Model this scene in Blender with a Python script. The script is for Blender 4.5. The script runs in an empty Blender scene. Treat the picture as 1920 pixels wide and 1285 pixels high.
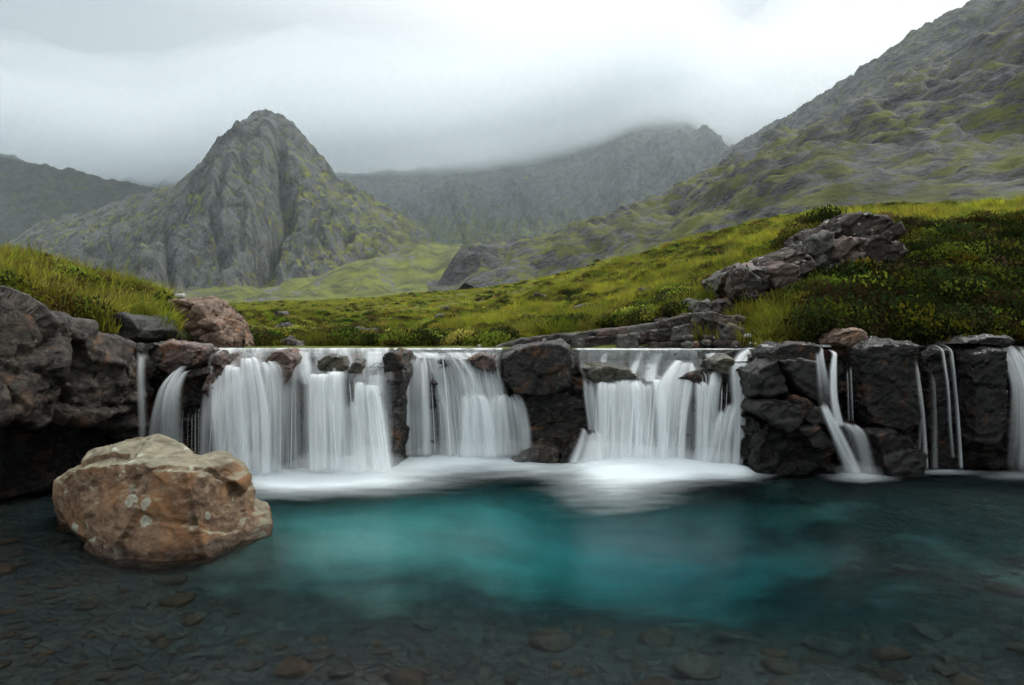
import bpy, math, random
import numpy as np
from mathutils import Vector

random.seed(7); np.random.seed(7)
SC = bpy.context.scene
COL = SC.collection
R = math.radians

# ------------------------------------------------------------------ camera
CAM_H = 2.0
FPX = 1280.0            # focal length in pixels of the 1920-wide photograph (24 mm)
cam_d = bpy.data.cameras.new('camera')
cam_d.lens = 24.0; cam_d.sensor_width = 36.0
cam_d.clip_start = 0.1; cam_d.clip_end = 20000.0
cam = bpy.data.objects.new('camera', cam_d)
cam.location = (0, 0, CAM_H); cam.rotation_euler = (R(90), 0, 0)
COL.objects.link(cam); SC.camera = cam

# ------------------------------------------------------------------ render settings, exposure
SC.render.engine = 'CYCLES'
cy = SC.cycles
cy.use_denoising = True
try:
    cy.denoiser = 'OPENIMAGEDENOISE'
    cy.denoising_input_passes = 'RGB_ALBEDO_NORMAL'
    cy.denoising_prefilter = 'FAST'
except Exception:
    pass
cy.max_bounces = 10; cy.diffuse_bounces = 3; cy.glossy_bounces = 3
cy.transmission_bounces = 6; cy.volume_bounces = 5; cy.transparent_max_bounces = 48
cy.sample_clamp_indirect = 4.0
cy.use_adaptive_sampling = True; cy.adaptive_threshold = 0.015
SC.view_settings.view_transform = 'Standard'
SC.view_settings.look = 'None'
SC.view_settings.exposure = 0.6
SC.view_settings.gamma = 1.0
SC.view_settings.use_curve_mapping = False

# ------------------------------------------------------------------ node helper
class NT:
    def __init__(self, tree):
        self.t = tree; self.n = tree.nodes; self.l = tree.links
        self.n.clear()
    def __call__(self, kind, ins=None, **attrs):
        nd = self.n.new(kind)
        for k, v in attrs.items(): setattr(nd, k, v)
        for k, v in (ins or {}).items():
            s = nd.inputs[k]
            if isinstance(v, bpy.types.NodeSocket): self.l.new(v, s)
            elif isinstance(v, bpy.types.Node): self.l.new(v.outputs[0], s)
            else: s.default_value = v
        return nd
    def math(self, op, a, b=0.0, c=None, clamp=False):
        nd = self.n.new('ShaderNodeMath'); nd.operation = op; nd.use_clamp = clamp
        for i, v in enumerate((a, b) if c is None else (a, b, c)):
            if isinstance(v, bpy.types.NodeSocket): self.l.new(v, nd.inputs[i])
            else: nd.inputs[i].default_value = v
        return nd.outputs[0]
    def vmath(self, op, a, b=None, scale=None):
        nd = self.n.new('ShaderNodeVectorMath'); nd.operation = op
        for i, v in enumerate((a, b)):
            if v is None: continue
            if isinstance(v, bpy.types.NodeSocket): self.l.new(v, nd.inputs[i])
            else: nd.inputs[i].default_value = v
        if scale is not None:
            if isinstance(scale, bpy.types.NodeSocket): self.l.new(scale, nd.inputs['Scale'])
            else: nd.inputs['Scale'].default_value = scale
        return nd
    def mix(self, f, a, b, blend='MIX'):
        nd = self.n.new('ShaderNodeMix'); nd.data_type = 'RGBA'; nd.blend_type = blend
        for idx, v in ((0, f), (6, a), (7, b)):
            s = nd.inputs[idx]
            if isinstance(v, bpy.types.NodeSocket): self.l.new(v, s)
            elif idx == 0: s.default_value = v
            else: s.default_value = tuple(v) + ((1,) if len(v) == 3 else ())
        return nd.outputs[2]
    def ramp(self, f, stops, interp='LINEAR'):
        nd = self.n.new('ShaderNodeValToRGB'); cr = nd.color_ramp; cr.interpolation = interp
        while len(cr.elements) < len(stops): cr.elements.new(0.5)
        for e, (p, c) in zip(cr.elements, stops):
            e.position = p
            e.color = (c, c, c, 1) if isinstance(c, (int, float)) else tuple(c) + (1,)
        self.l.new(f, nd.inputs[0])
        return nd.outputs[0]
    def noise(self, vec, scale, detail=4, rough=0.55, dist=0.0, out=0):
        nd = self('ShaderNodeTexNoise', {'Scale': scale, 'Detail': detail, 'Roughness': rough, 'Distortion': dist})
        if vec is not None: self.l.new(vec, nd.inputs['Vector'])
        return nd.outputs[out]
    def mapping(self, vec, scale=(1, 1, 1), loc=(0, 0, 0), rot=(0, 0, 0)):
        nd = self('ShaderNodeMapping', {'Scale': scale, 'Location': loc, 'Rotation': rot})
        self.l.new(vec, nd.inputs['Vector'])
        return nd.outputs[0]

def material(name):
    m = bpy.data.materials.new(name); m.use_nodes = True
    return m, NT(m.node_tree)

# ------------------------------------------------------------------ sky (overcast: a Nishita sky veiled by a cloud deck) and sun
SUN_AZ, SUN_EL = R(58), R(48)       # azimuth to the right of straight ahead
world = bpy.data.worlds.new('World'); SC.world = world; world.use_nodes = True
w = NT(world.node_tree)
sky = w('ShaderNodeTexSky', sky_type='NISHITA', sun_disc=False, sun_elevation=SUN_EL, sun_rotation=SUN_AZ)
sky_rgb = w.vmath('SCALE', sky.outputs[0], scale=0.10).outputs[0]
dirv = w.vmath('NORMALIZE', w('ShaderNodeTexCoord').outputs['Generated']).outputs[0]
sep = w('ShaderNodeSeparateXYZ', {0: dirv})
ge, ga = R(27), R(1.5)
glow = w.vmath('DOT_PRODUCT', dirv, (math.sin(ga) * math.cos(ge), math.cos(ga) * math.cos(ge), math.sin(ge))).outputs['Value']
ang = w.math('MULTIPLY', w.math('ARCCOSINE', w.math('MINIMUM', glow, 0.99999)), 57.2958)      # degrees from the bright part of the deck
warp = w.noise(w.mapping(dirv, (2.5, 2.5, 3.0)), 1.0, 2, 0.4)
ang = w.math('ADD', ang, w.math('MULTIPLY', w.math('SUBTRACT', warp, 0.5), 7.0))
near_glow = w.math('POWER', 2.71828, w.math('MULTIPLY', w.math('POWER', w.math('DIVIDE', w.math('MAXIMUM', ang, 0.0), 25.0), 2.0), -1.0))
core = w.math('POWER', 2.71828, w.math('MULTIPLY', w.math('POWER', w.math('DIVIDE', w.math('MAXIMUM', ang, 0.0), 9.0), 2.0), -1.0))
zen = w.math('MULTIPLY', w.math('POWER', w.math('MAXIMUM', w.math('SUBTRACT', sep.outputs[2], 0.40), 0.0), 1.0), 2.2)
lum = w.math('ADD', w.math('ADD', 0.36, w.math('MULTIPLY', near_glow, 0.25)), w.math('ADD', w.math('MULTIPLY', core, 0.10), zen))
low = w.ramp(w.math('MULTIPLY_ADD', sep.outputs[2], 0.5, 0.5), [(0.44, 0.16), (0.52, 1.0)])       # below the horizon: dull ground
lum = w.math('MULTIPLY', lum, low)
tone = w.mix(w.ramp(lum, [(0.30, 0.0), (0.70, 1.0)]), (0.83, 0.985, 1.05), (0.97, 1.0, 1.0))
deck = w.vmath('SCALE', tone, scale=lum).outputs[0]
col = w.mix(0.93, sky_rgb, deck)
bg = w('ShaderNodeBackground', {'Color': col, 'Strength': 1.0})
w('ShaderNodeOutputWorld', {'Surface': bg})

sun_d = bpy.data.lights.new('sun', 'SUN'); sun_d.energy = 1.5; sun_d.angle = R(14); sun_d.color = (1.0, 0.97, 0.9)
sun = bpy.data.objects.new('sun', sun_d); COL.objects.link(sun)
sd = Vector((math.sin(SUN_AZ) * math.cos(SUN_EL), math.cos(SUN_AZ) * math.cos(SUN_EL), math.sin(SUN_EL)))
sun.rotation_euler = (-sd).to_track_quat('-Z', 'Y').to_euler()
sun.location = (0, 0, 50)

# ------------------------------------------------------------------ numpy noise
def _h(ix, iy, iz, seed):
    h = (ix.astype(np.int64) * 374761393 + iy.astype(np.int64) * 668265263 + iz.astype(np.int64) * 2147483647 + seed * 1274126177) & 0xFFFFFFFF
    h = ((h ^ (h >> 13)) * 1274126177) & 0xFFFFFFFF
    h = ((h ^ (h >> 16)) * 2246822519) & 0xFFFFFFFF
    return (h ^ (h >> 15)) & 0xFFFFFFFF
def _u(h): return h.astype(np.float64) / 4294967295.0
def vn(x, y, z=None, seed=0):
    """gradient noise, about -1..1"""
    x = np.asarray(x, float); y = np.asarray(y, float)
    flat = z is None
    z = np.zeros_like(x) if z is None else np.asarray(z, float)
    fx, fy, fz = np.floor(x), np.floor(y), np.floor(z)
    dx, dy, dz = x - fx, y - fy, z - fz
    ux, uy, uz = [t * t * t * (t * (t * 6 - 15) + 10) for t in (dx, dy, dz)]
    out = 0
    for c in (0,) if flat else (0, 1):
        for b in (0, 1):
            for a in (0, 1):
                h = _h(fx + a, fy + b, fz + c, seed)
                g1 = _u(h) * 2 - 1; g2 = _u(_h(fx + a, fy + b, fz + c, seed + 101)) * 2 - 1
                v = g1 * (dx - a) + g2 * (dy - b)
                if not flat:
                    v = v + (_u(_h(fx + a, fy + b, fz + c, seed + 202)) * 2 - 1) * (dz - c)
                wgt = (ux if a else 1 - ux) * (uy if b else 1 - uy)
                if not flat: wgt = wgt * (uz if c else 1 - uz)
                out = out + v * wgt
    return out * 1.6
def fbm(x, y, z=None, o=5, seed=0, lac=2.03, gain=0.5):
    s, a, f = 0, 1.0, 1.0
    for i in range(o):
        s = s + a * vn(x * f, y * f, None if z is None else z * f, seed + i * 17); a *= gain; f *= lac
    return s
def ridged(x, y, z=None, o=5, seed=0, lac=2.07, gain=0.52):
    s, a, f, wgt = 0, 1.0, 1.0, 1.0
    for i in range(o):
        n = 1 - np.abs(vn(x * f, y * f, None if z is None else z * f, seed + i * 17))
        n = n * n * wgt; wgt = np.clip(n * 1.6, 0, 1)
        s = s + a * n; a *= gain; f *= lac
    return s
def rotl(p, a=0.6, b=0.25):
    ca, sa, cb, sb = math.cos(a), math.sin(a), math.cos(b), math.sin(b)
    x, y, z = p[:, 0], p[:, 1], p[:, 2]
    x, z = ca * x + sa * z, -sa * x + ca * z
    y, z = cb * y + sb * z, -sb * y + cb * z
    return np.stack([x, y, z], 1)
def facets(p, scale, seed=0, tilt=0.8):
    """angular relief: every Voronoi cell gets a height and a tilted plane. p is (n,3). Returns relief (about -1..1) and crack (0 at joints .. 1)"""
    q = p * (np.asarray(scale) if np.ndim(scale) else scale)
    base = np.floor(q)
    best = np.full(len(q), 1e9); second = best.copy(); val = np.zeros(len(q))
    for i in (-1, 0, 1):
        for j in (-1, 0, 1):
            for k in (-1, 0, 1):
                c = base + np.array([i, j, k])
                h = _h(c[:, 0], c[:, 1], c[:, 2], seed)
                o = np.stack([_u(h), _u(_h(c[:, 0], c[:, 1], c[:, 2], seed + 5)), _u(_h(c[:, 0], c[:, 1], c[:, 2], seed + 9))], 1)
                d = q - (c + o); dd = (d * d).sum(1)
                g = np.stack([_u(_h(c[:, 0], c[:, 1], c[:, 2], seed + s)) * 2 - 1 for s in (21, 33, 47)], 1)
                hv = (_u(_h(c[:, 0], c[:, 1], c[:, 2], seed + 60)) * 2 - 1) * 0.6 + (g * d).sum(1) * tilt
                closer = dd < best
                second = np.where(closer, best, np.minimum(second, dd))
                val = np.where(closer, hv, val); best = np.where(closer, dd, best)
    crack = np.clip((np.sqrt(second) - np.sqrt(best)) / 0.12, 0, 1)
    return val, crack
def sstep(a, b, x):
    t = np.clip((x - a) / (b - a), 0, 1); return t * t * (3 - 2 * t)
def interp(x, pts):
    pts = sorted(pts); return np.interp(x, [p[0] for p in pts], [p[1] for p in pts])
def polydist(px, py, line):
    d = np.full(np.shape(px), 1e9)
    for (x0, y0), (x1, y1) in zip(line[:-1], line[1:]):
        vx, vy = x1 - x0, y1 - y0
        t = np.clip(((px - x0) * vx + (py - y0) * vy) / (vx * vx + vy * vy), 0, 1)
        d = np.minimum(d, np.hypot(px - x0 - t * vx, py - y0 - t * vy))
    return d
def inside(px, py, poly):
    c = np.zeros(np.shape(px), bool)
    for (x0, y0), (x1, y1) in zip(poly, poly[1:] + poly[:1]):
        m = ((y0 > py) != (y1 > py)) & (px < (x1 - x0) * (py - y0) / ((y1 - y0) or 1e-9) + x0)
        c ^= m
    return c
class RBF:
    """thin-plate surface through scattered points"""
    def __init__(self, pts, vals, lam=0.0):
        self.p = np.asarray(pts, float); n = len(self.p)
        K = self.k(self.p, self.p) + lam * np.eye(n)
        Pm = np.c_[np.ones(n), self.p]
        A = np.block([[K, Pm], [Pm.T, np.zeros((3, 3))]])
        self.w = np.linalg.lstsq(A, np.r_[vals, np.zeros(3)], rcond=None)[0]
    def k(self, a, b):
        r = np.sqrt(((a[:, None] - b[None]) ** 2).sum(2)) + 1e-12
        return r * r * np.log(r)
    def __call__(self, x, y):
        sh = np.shape(x); q = np.c_[np.ravel(x), np.ravel(y)]
        out = np.empty(len(q))
        for i in range(0, len(q), 40000):
            s = q[i:i + 40000]
            out[i:i + 40000] = self.k(s, self.p) @ self.w[:-3] + np.c_[np.ones(len(s)), s] @ self.w[-3:]
        return out.reshape(sh)

# where a pixel of the photograph lies at a distance Y in front of the camera
def P(px, py, Y): return ((px - 960.0) / FPX * Y, Y, CAM_H - (py - 642.5) / FPX * Y)

# ------------------------------------------------------------------ mesh and object helpers
def tag(o, label=None, cat=None, group=None, kind=None):
    if label: o['label'] = label
    if cat: o['category'] = cat
    if group: o['group'] = group
    if kind: o['kind'] = kind
    return o
def mesh_np(name, verts, faces, mat=None, smooth=True, attrs=None, uvs=None, origin=None, parent=None, link=True):
    """faces: (n,3) or (n,4) int array, or a list of them"""
    verts = np.asarray(verts, float)
    if origin is None: origin = np.zeros(3)
    elif isinstance(origin, str): origin = np.array([(verts[:, 0].min() + verts[:, 0].max()) / 2, (verts[:, 1].min() + verts[:, 1].max()) / 2, verts[:, 2].min()])
    origin = np.asarray(origin, float)
    me = bpy.data.meshes.new(name)
    v = (verts - origin).astype(np.float32)
    fl = faces if isinstance(faces, list) else [faces]
    fl = [np.asarray(f, np.int32) for f in fl if len(f)]
    me.vertices.add(len(v)); me.vertices.foreach_set('co', v.ravel())
    loops = np.concatenate([f.ravel() for f in fl])
    sizes = np.concatenate([np.full(len(f), f.shape[1], np.int32) for f in fl])
    starts = np.concatenate([[0], np.cumsum(sizes)[:-1]]).astype(np.int32)
    me.loops.add(len(loops)); me.loops.foreach_set('vertex_index', loops)
    me.polygons.add(len(sizes)); me.polygons.foreach_set('loop_start', starts)
    me.update(calc_edges=True); me.validate()
    if smooth: me.polygons.foreach_set('use_smooth', np.ones(len(me.polygons), bool))
    for k, a in (attrs or {}).items():
        a = np.asarray(a, np.float32)
        if a.ndim == 1:
            at = me.attributes.new(k, 'FLOAT', 'POINT'); at.data.foreach_set('value', a)
        else:
            at = me.attributes.new(k, 'FLOAT_VECTOR', 'POINT'); at.data.foreach_set('vector', a.ravel())
    if mat: me.materials.append(mat)
    o = bpy.data.objects.new(name, me)
    if parent is not None:
        o.parent = parent; origin = origin - np.array(parent.location)
    o.location = origin
    if link: COL.objects.link(o)
    return o
def empty(name, loc=(0, 0, 0)):
    o = bpy.data.objects.new(name, None); o.empty_display_size = 0.2; o.location = loc; COL.objects.link(o); return o
def grid_faces(nu, nv):
    i = np.arange(nu * nv).reshape(nv, nu)
    return np.stack([i[:-1, :-1], i[:-1, 1:], i[1:, 1:], i[1:, :-1]], -1).reshape(-1, 4)
def slope_of(Z, X, Y):
    gx = np.gradient(Z, axis=1) / np.maximum(np.abs(np.gradient(X, axis=1)), 1e-6)
    gy = np.gradient(Z, axis=0) / np.maximum(np.abs(np.gradient(Y, axis=0)), 1e-6)
    return np.hypot(gx, gy)
# ================================================================== MATERIAL: mountain rock with grass
def mat_mountain(name, rock_dark, rock_light, grass_a, grass_b, fine=0.35, strata=(1, 1, 1), bump=1.0):
    m, n = material(name)
    pos = n('ShaderNodeNewGeometry').outputs['Position']
    ga = n('ShaderNodeAttribute', attribute_name='grass').outputs['Fac']
    cr = n('ShaderNodeAttribute', attribute_name='scree').outputs['Fac']
    a = n.noise(pos, 0.012, 8, 0.65)
    b = n.noise(n.mapping(pos, strata), 0.05, 10, 0.74, 0.6)
    c = n.noise(n.mapping(pos, strata), fine, 6, 0.75)
    rm = n('ShaderNodeTexNoise', {'Scale': 0.035, 'Detail': 9.0, 'Roughness': 0.7, 'Distortion': 0.4}, noise_type='RIDGED_MULTIFRACTAL')
    n.l.new(n.mapping(pos, strata), rm.inputs['Vector']); rm = rm.outputs[0]
    rock = n.mix(n.ramp(b, [(0.42, 0.0), (0.58, 1.0)]), rock_dark, rock_light)
    rock = n.mix(n.math('MULTIPLY', n.ramp(c, [(0.46, 0.0), (0.62, 1.0)]), 0.4), rock, tuple(min(.55, x * 1.9) for x in rock_light))
    rock = n.mix(n.math('MULTIPLY', n.ramp(a, [(0.5, 0.0), (0.7, 1.0)]), 0.6), rock, tuple(x * 0.45 for x in rock_dark))
    grass = n.mix(n.ramp(n.noise(pos, 0.035, 7, 0.65), [(0.36, 0.0), (0.62, 1.0)]), grass_a, grass_b)
    brk = n.noise(n.mapping(pos, strata), 0.07, 10, 0.72)
    gf = n.math('ADD', ga, n.math('MULTIPLY', n.math('SUBTRACT', brk, 0.5), 3.2))
    gf = n.ramp(gf, [(0.36, 0.0), (0.62, 1.0)])
    scree = n.mix(n.noise(pos, 0.5, 5, 0.7), tuple(x * 0.9 for x in rock_light), tuple(x * 1.8 for x in rock_light))
    rock = n.mix(cr, rock, scree)
    colr = n.mix(n.math('MULTIPLY', gf, 0.82), rock, grass)
    bh = n.math('ADD', n.math('ADD', n.math('MULTIPLY', b, 1.0), n.math('MULTIPLY', c, 0.35)), n.math('MULTIPLY', rm, 0.35))
    bp = n('ShaderNodeBump', {'Height': bh, 'Strength': 1.0 * bump, 'Distance': 16.0})
    bs = n('ShaderNodeBsdfPrincipled', {'Base Color': colr, 'Roughness': 0.8, 'Normal': bp.outputs[0]})
    bs.inputs['Specular IOR Level'].default_value = 0.25
    n('ShaderNodeOutputMaterial', {'Surface': bs})
    return m

GR_A, GR_B = (0.075, 0.092, 0.016), (0.29, 0.32, 0.035)
M_PYR = mat_mountain('mountain_rock', (0.022, 0.025, 0.028), (0.165, 0.175, 0.175), GR_A, GR_B, strata=(1, 1, 0.55))
M_LRIDGE = mat_mountain('left_ridge_rock', (0.03, 0.036, 0.04), (0.07, 0.078, 0.08), (0.05, 0.065, 0.015), (0.11, 0.12, 0.02), 0.15, strata=(1, 1, 0.6))
M_BACK = mat_mountain('far_ridge_rock', (0.03, 0.038, 0.044), (0.18, 0.20, 0.205), GR_A, GR_B, 0.15, strata=(1, 1, 0.6))
M_WALL = mat_mountain('gabbro_slope', (0.024, 0.026, 0.030), (0.185, 0.19, 0.19), (0.07, 0.085, 0.016), (0.26, 0.28, 0.035), 0.3, strata=(1, 0.7, 2.2))

def proj(X, Y, Z): return 960 + FPX * X / Y, 642.5 - FPX * (Z - CAM_H) / Y

def mountain(name, X, Y, Z, mat, grass, scree, label):
    nv, nu = X.shape
    o = mesh_np(name, np.stack([X, Y, Z], -1).reshape(-1, 3), grid_faces(nu, nv), mat, attrs={'grass': grass.ravel(), 'scree': scree.ravel()})
    tag(o, label, 'mountain', kind='structure')
    return o

# ---- the pyramid peak: crest at 1250 m
def build_pyramid():
    YC = 1250.0
    k = YC / FPX
    crest = [(-200, 520), (-80, 500), (0, 468), (30, 448), (80, 415), (130, 403), (180, 393), (235, 372), (290, 354), (325, 348), (345, 335), (370, 312), (400, 285), (425, 262), (445, 238), (462, 222),
             (478, 211), (505, 206), (522, 210), (540, 222), (556, 238), (573, 256), (590, 278), (604, 290), (618, 308), (630, 328), (655, 344), (690, 364), (725, 384), (760, 408), (800, 436),
             (830, 462), (860, 492), (900, 520), (980, 560)]
    xs = np.linspace(-1150, 60, 760); ys = np.linspace(500, 1420, 600)
    X, Y = np.meshgrid(xs, ys)
    # broad warps so that the contours wander
    Xw = X + 28 * fbm(X / 210, Y / 210, o=4, seed=3) * sstep(1240, 1000, Y)
    cz = interp(960 + Xw / k, [(a, CAM_H - (b - 642.5) * k) for a, b in crest])
    s = 0.80 + 0.10 * vn(X / 260, Y / 400, seed=8)
    rise = cz - s * (YC - Y)
    back = cz - 0.9 * (Y - YC)
    Z = np.where(Y < YC, rise, back)
    # ribs and gullies running down the face
    px0, py0 = proj(X, np.minimum(Y, YC), np.maximum(Z, 20))
    fade = sstep(YC + 5, YC - 200, Y)
    rib = ridged(X / 150 + 0.15 * fbm(X / 90, Y / 90, seed=4), (Y + 0.5 * X) / 420, o=5, seed=11)
    Z += fade * (rib - 1.0) * 40
    rib2 = ridged((X - 0.5 * Y) / 60, (Y + 0.4 * X) / 130, o=4, seed=19)
    Z += (0.25 + 0.75 * fade) * (rib2 - 1.0) * 13
    # shoulder that carries the lit right flank, left flank cut back
    Z -= fade * 34 * sstep(500, 380, px0) * sstep(250, 420, py0) * sstep(60, 260, px0)
    # gullies
    gul = [(528, 210), (524, 250), (531, 300), (541, 345), (543, 375), (520, 430), (505, 475), (490, 515), (478, 548)]
    d = polydist(px0 + 3 * vn(X / 30, Y / 30, seed=6), py0, gul)
    Z -= fade * (105 * np.exp(-(d / 9.0) ** 2) + 30 * np.exp(-(d / 26.0) ** 2))
    for gl, dep, wd in (([(345, 470), (372, 500), (352, 545)], 22, 8), ([(420, 330), (400, 400), (418, 450), (425, 505)], 15, 8), ([(575, 395), (590, 450), (610, 500)], 11, 7),
                        ([(590, 290), (583, 315), (600, 340)], 12, 6), ([(740, 470), (735, 520), (728, 560)], 10, 6), ([(640, 420), (655, 470)], 9, 7), ([(215, 430), (205, 470), (218, 520)], 10, 7),
                        ([(315, 420), (322, 480), (316, 540)], 14, 7), ([(460, 400), (452, 470)], 8, 6)):
        d = polydist(px0 + 4 * vn(X / 25, Y / 25, seed=9), py0, gl)
        Z -= fade * 1.8 * dep * np.exp(-(d / wd) ** 2)
    # ledges: rough strata steps
    st = (Z + 0.18 * X + 8 * fbm(X / 70, Y / 70, o=3, seed=31)) / 11.0
    Z += (0.2 + 0.8 * fade) * (np.abs((st % 1.0) - 0.5) * 2 - 0.5) * 2.6 * (0.4 + 0.6 * sstep(-.3, .5, vn(X / 60, Y / 60, seed=77)))
    Z += (0.45 + 0.55 * fade) * fbm(X / 26, Y / 26, o=5, seed=41) * 6.5 + 3.5 * (ridged(X / 17, Y / 40, o=3, seed=43) - 1.0)
    # green talus fans at the foot
    Zt = 40 + 0.13 * (Y - 640) + 45 * sstep(-330, -120, X) * sstep(700, 950, Y) + 9 * fbm(X / 110, Y / 130, o=5, seed=51) + 6 * (ridged(X / 55, Y / 260, o=3, seed=53) - 1) + interp(X, [(-1150, 30), (-700, -30), (-420, 0), (-150, 6), (60, 16)])
    t = sstep(-10, 14, Zt - Z)
    talus = t
    Z = np.where(Zt > Z, Zt, Z) * t + Z * (1 - t)
    sl = slope_of(Z, X, Y)
    px, py = proj(X, Y, Z)
    g = 0.38 + 0.32 * talus
    g += 0.22 * sstep(480, 760, px) - 0.10 * sstep(330, 60, px)          # the right flank is the greener one
    g += 0.10 * fbm(X / 110, Y / 110, o=3, seed=61)
    g -= 0.16 * sstep(0.9, 1.9, sl)
    g += 0.10 * sstep(480, 545, py) * sstep(350, 420, px)
    g -= 0.22 * sstep(300, 225, py)
    g -= 0.35 * np.exp(-((px - 320) / 45.) ** 2) * sstep(430, 500, py)
    scr = sstep(0.1, 0.5, fbm((X + 0.25 * Y) / 34, Y / 200, o=4, seed=71)) * sstep(-30, 10, Zt - Z) * sstep(330, 480, px) * 0.9
    g -= scr * 0.5
    mountain('mountain', X, Y, Z, M_PYR, g, scr, 'steep pyramid shaped grey rock peak with a dark gully down its face')

# ---- the corrie headwall behind, its crest lost in mist
def build_back():
    YC = 2400.0; k = YC / FPX
    crest = [(-300, 300), (300, 300), (560, 318), (640, 326), (700, 322), (760, 318), (830, 312), (900, 300), (1000, 275), (1060, 255), (1120, 245), (1160, 228), (1190, 216), (1215, 208), (1250, 204), (1290, 210),
             (1320, 224), (1350, 240), (1390, 248), (1450, 235), (1600, 190), (1800, 150)]
    xs = np.linspace(-1500, 1500, 760); ys = np.linspace(1500, 2700, 420)
    X, Y = np.meshgrid(xs, ys)
    Xw = X + 50 * fbm(X / 420, Y / 420, o=4, seed=103) * sstep(2390, 2200, Y)
    cz = interp(960 + Xw / k, [(a, CAM_H - (b - 642.5) * k) for a, b in crest])
    s = 0.80 + 0.12 * vn(X / 500, Y / 600, seed=108)
    Z = np.where(Y < YC, cz - s * (YC - Y), cz - 0.8 * (Y - YC))
    fade = sstep(YC - 10, YC - 420, Y)
    Z += fade * (ridged(X / 330, (Y + 0.3 * X) / 1100, o=6, seed=111) - 1.0) * 95
    Z += (0.22 + 0.78 * fade) * (ridged((X + 0.4 * Y) / 130, Y / 300, o=6, seed=119) - 1.0) * 34
    px0, py0 = proj(X, Y, Z)
    for gl, dep, wd in (([(838, 345), (850, 375), (862, 410), (872, 445)], 45, 5), ([(1105, 330), (1135, 360), (1165, 405)], 25, 6), ([(1050, 350), (1080, 400), (1110, 420)], 20, 6),
                        ([(700, 350), (712, 390), (745, 430)], 28, 5), ([(765, 355), (790, 400), (810, 440)], 22, 5), ([(960, 350), (985, 395), (1000, 425)], 22, 5)):
        d = polydist(px0 + 3 * vn(X / 60, Y / 60, seed=9), py0, gl)
        Z -= fade * dep * np.exp(-(d / wd) ** 2)
    Z += (.4 + .6 * fade) * fbm(X / 45, Y / 45, o=5, seed=141) * 9
    Zt = 132 + 0.17 * (Y - 1500) + 14 * fbm(X / 240, Y / 240, o=4, seed=151) + 0.05 * np.abs(X - 200)
    t = sstep(-18, 18, Zt - Z)
    Z = np.maximum(Z, Zt) * t + Z * (1 - t)
    px, py = proj(X, Y, Z); sl = slope_of(Z, X, Y)
    g = 0.26 + 0.26 * t + 0.12 * fbm(X / 220, Y / 220, o=3, seed=161) - 0.1 * sstep(0.9, 1.8, sl) + 0.34 * sstep(370, 440, py)
    scr = sstep(0.2, 0.6, vn(X / 60, Y / 500, seed=171)) * t * 0.6
    mountain('mountain', X, Y, Z, M_BACK, g, scr, 'distant corrie headwall of blue grey rock vanishing into mist')

# ---- the far ridge at the left edge
def build_left():
    YC = 2000.0; k = YC / FPX
    crest = [(-700, 190), (-300, 235), (0, 290), (80, 312), (150, 320), (220, 338), (290, 352), (340, 372), (420, 420), (520, 470)]
    xs = np.linspace(-2500, -600, 460); ys = np.linspace(1250, 2300, 300)
    X, Y = np.meshgrid(xs, ys)
    Xw = X + 50 * fbm(X / 420, Y / 420, o=4, seed=203) * sstep(1990, 1850, Y)
    cz = interp(960 + Xw / k, [(a, CAM_H - (b - 642.5) * k) for a, b in crest])
    Z = np.where(Y < YC, cz - 0.72 * (YC - Y), cz - 0.8 * (Y - YC))
    fade = sstep(YC + 20, YC - 160, Y)
    Z += (0.15 + 0.85 * fade) * (ridged((X + 0.3 * Y) / 260, Y / 700, o=6, seed=211) - 1.0) * 50
    Z += fbm(X / 45, Y / 45, o=5, seed=241) * 8
    Z = np.maximum(Z, -20)
    g = 0.30 + 0.12 * fbm(X / 220, Y / 220, o=3, seed=261)
    mountain('mountain', X, Y, Z, M_LRIDGE, g, g * 0, 'dark ridge at the far left with its top hidden by cloud')

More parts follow.
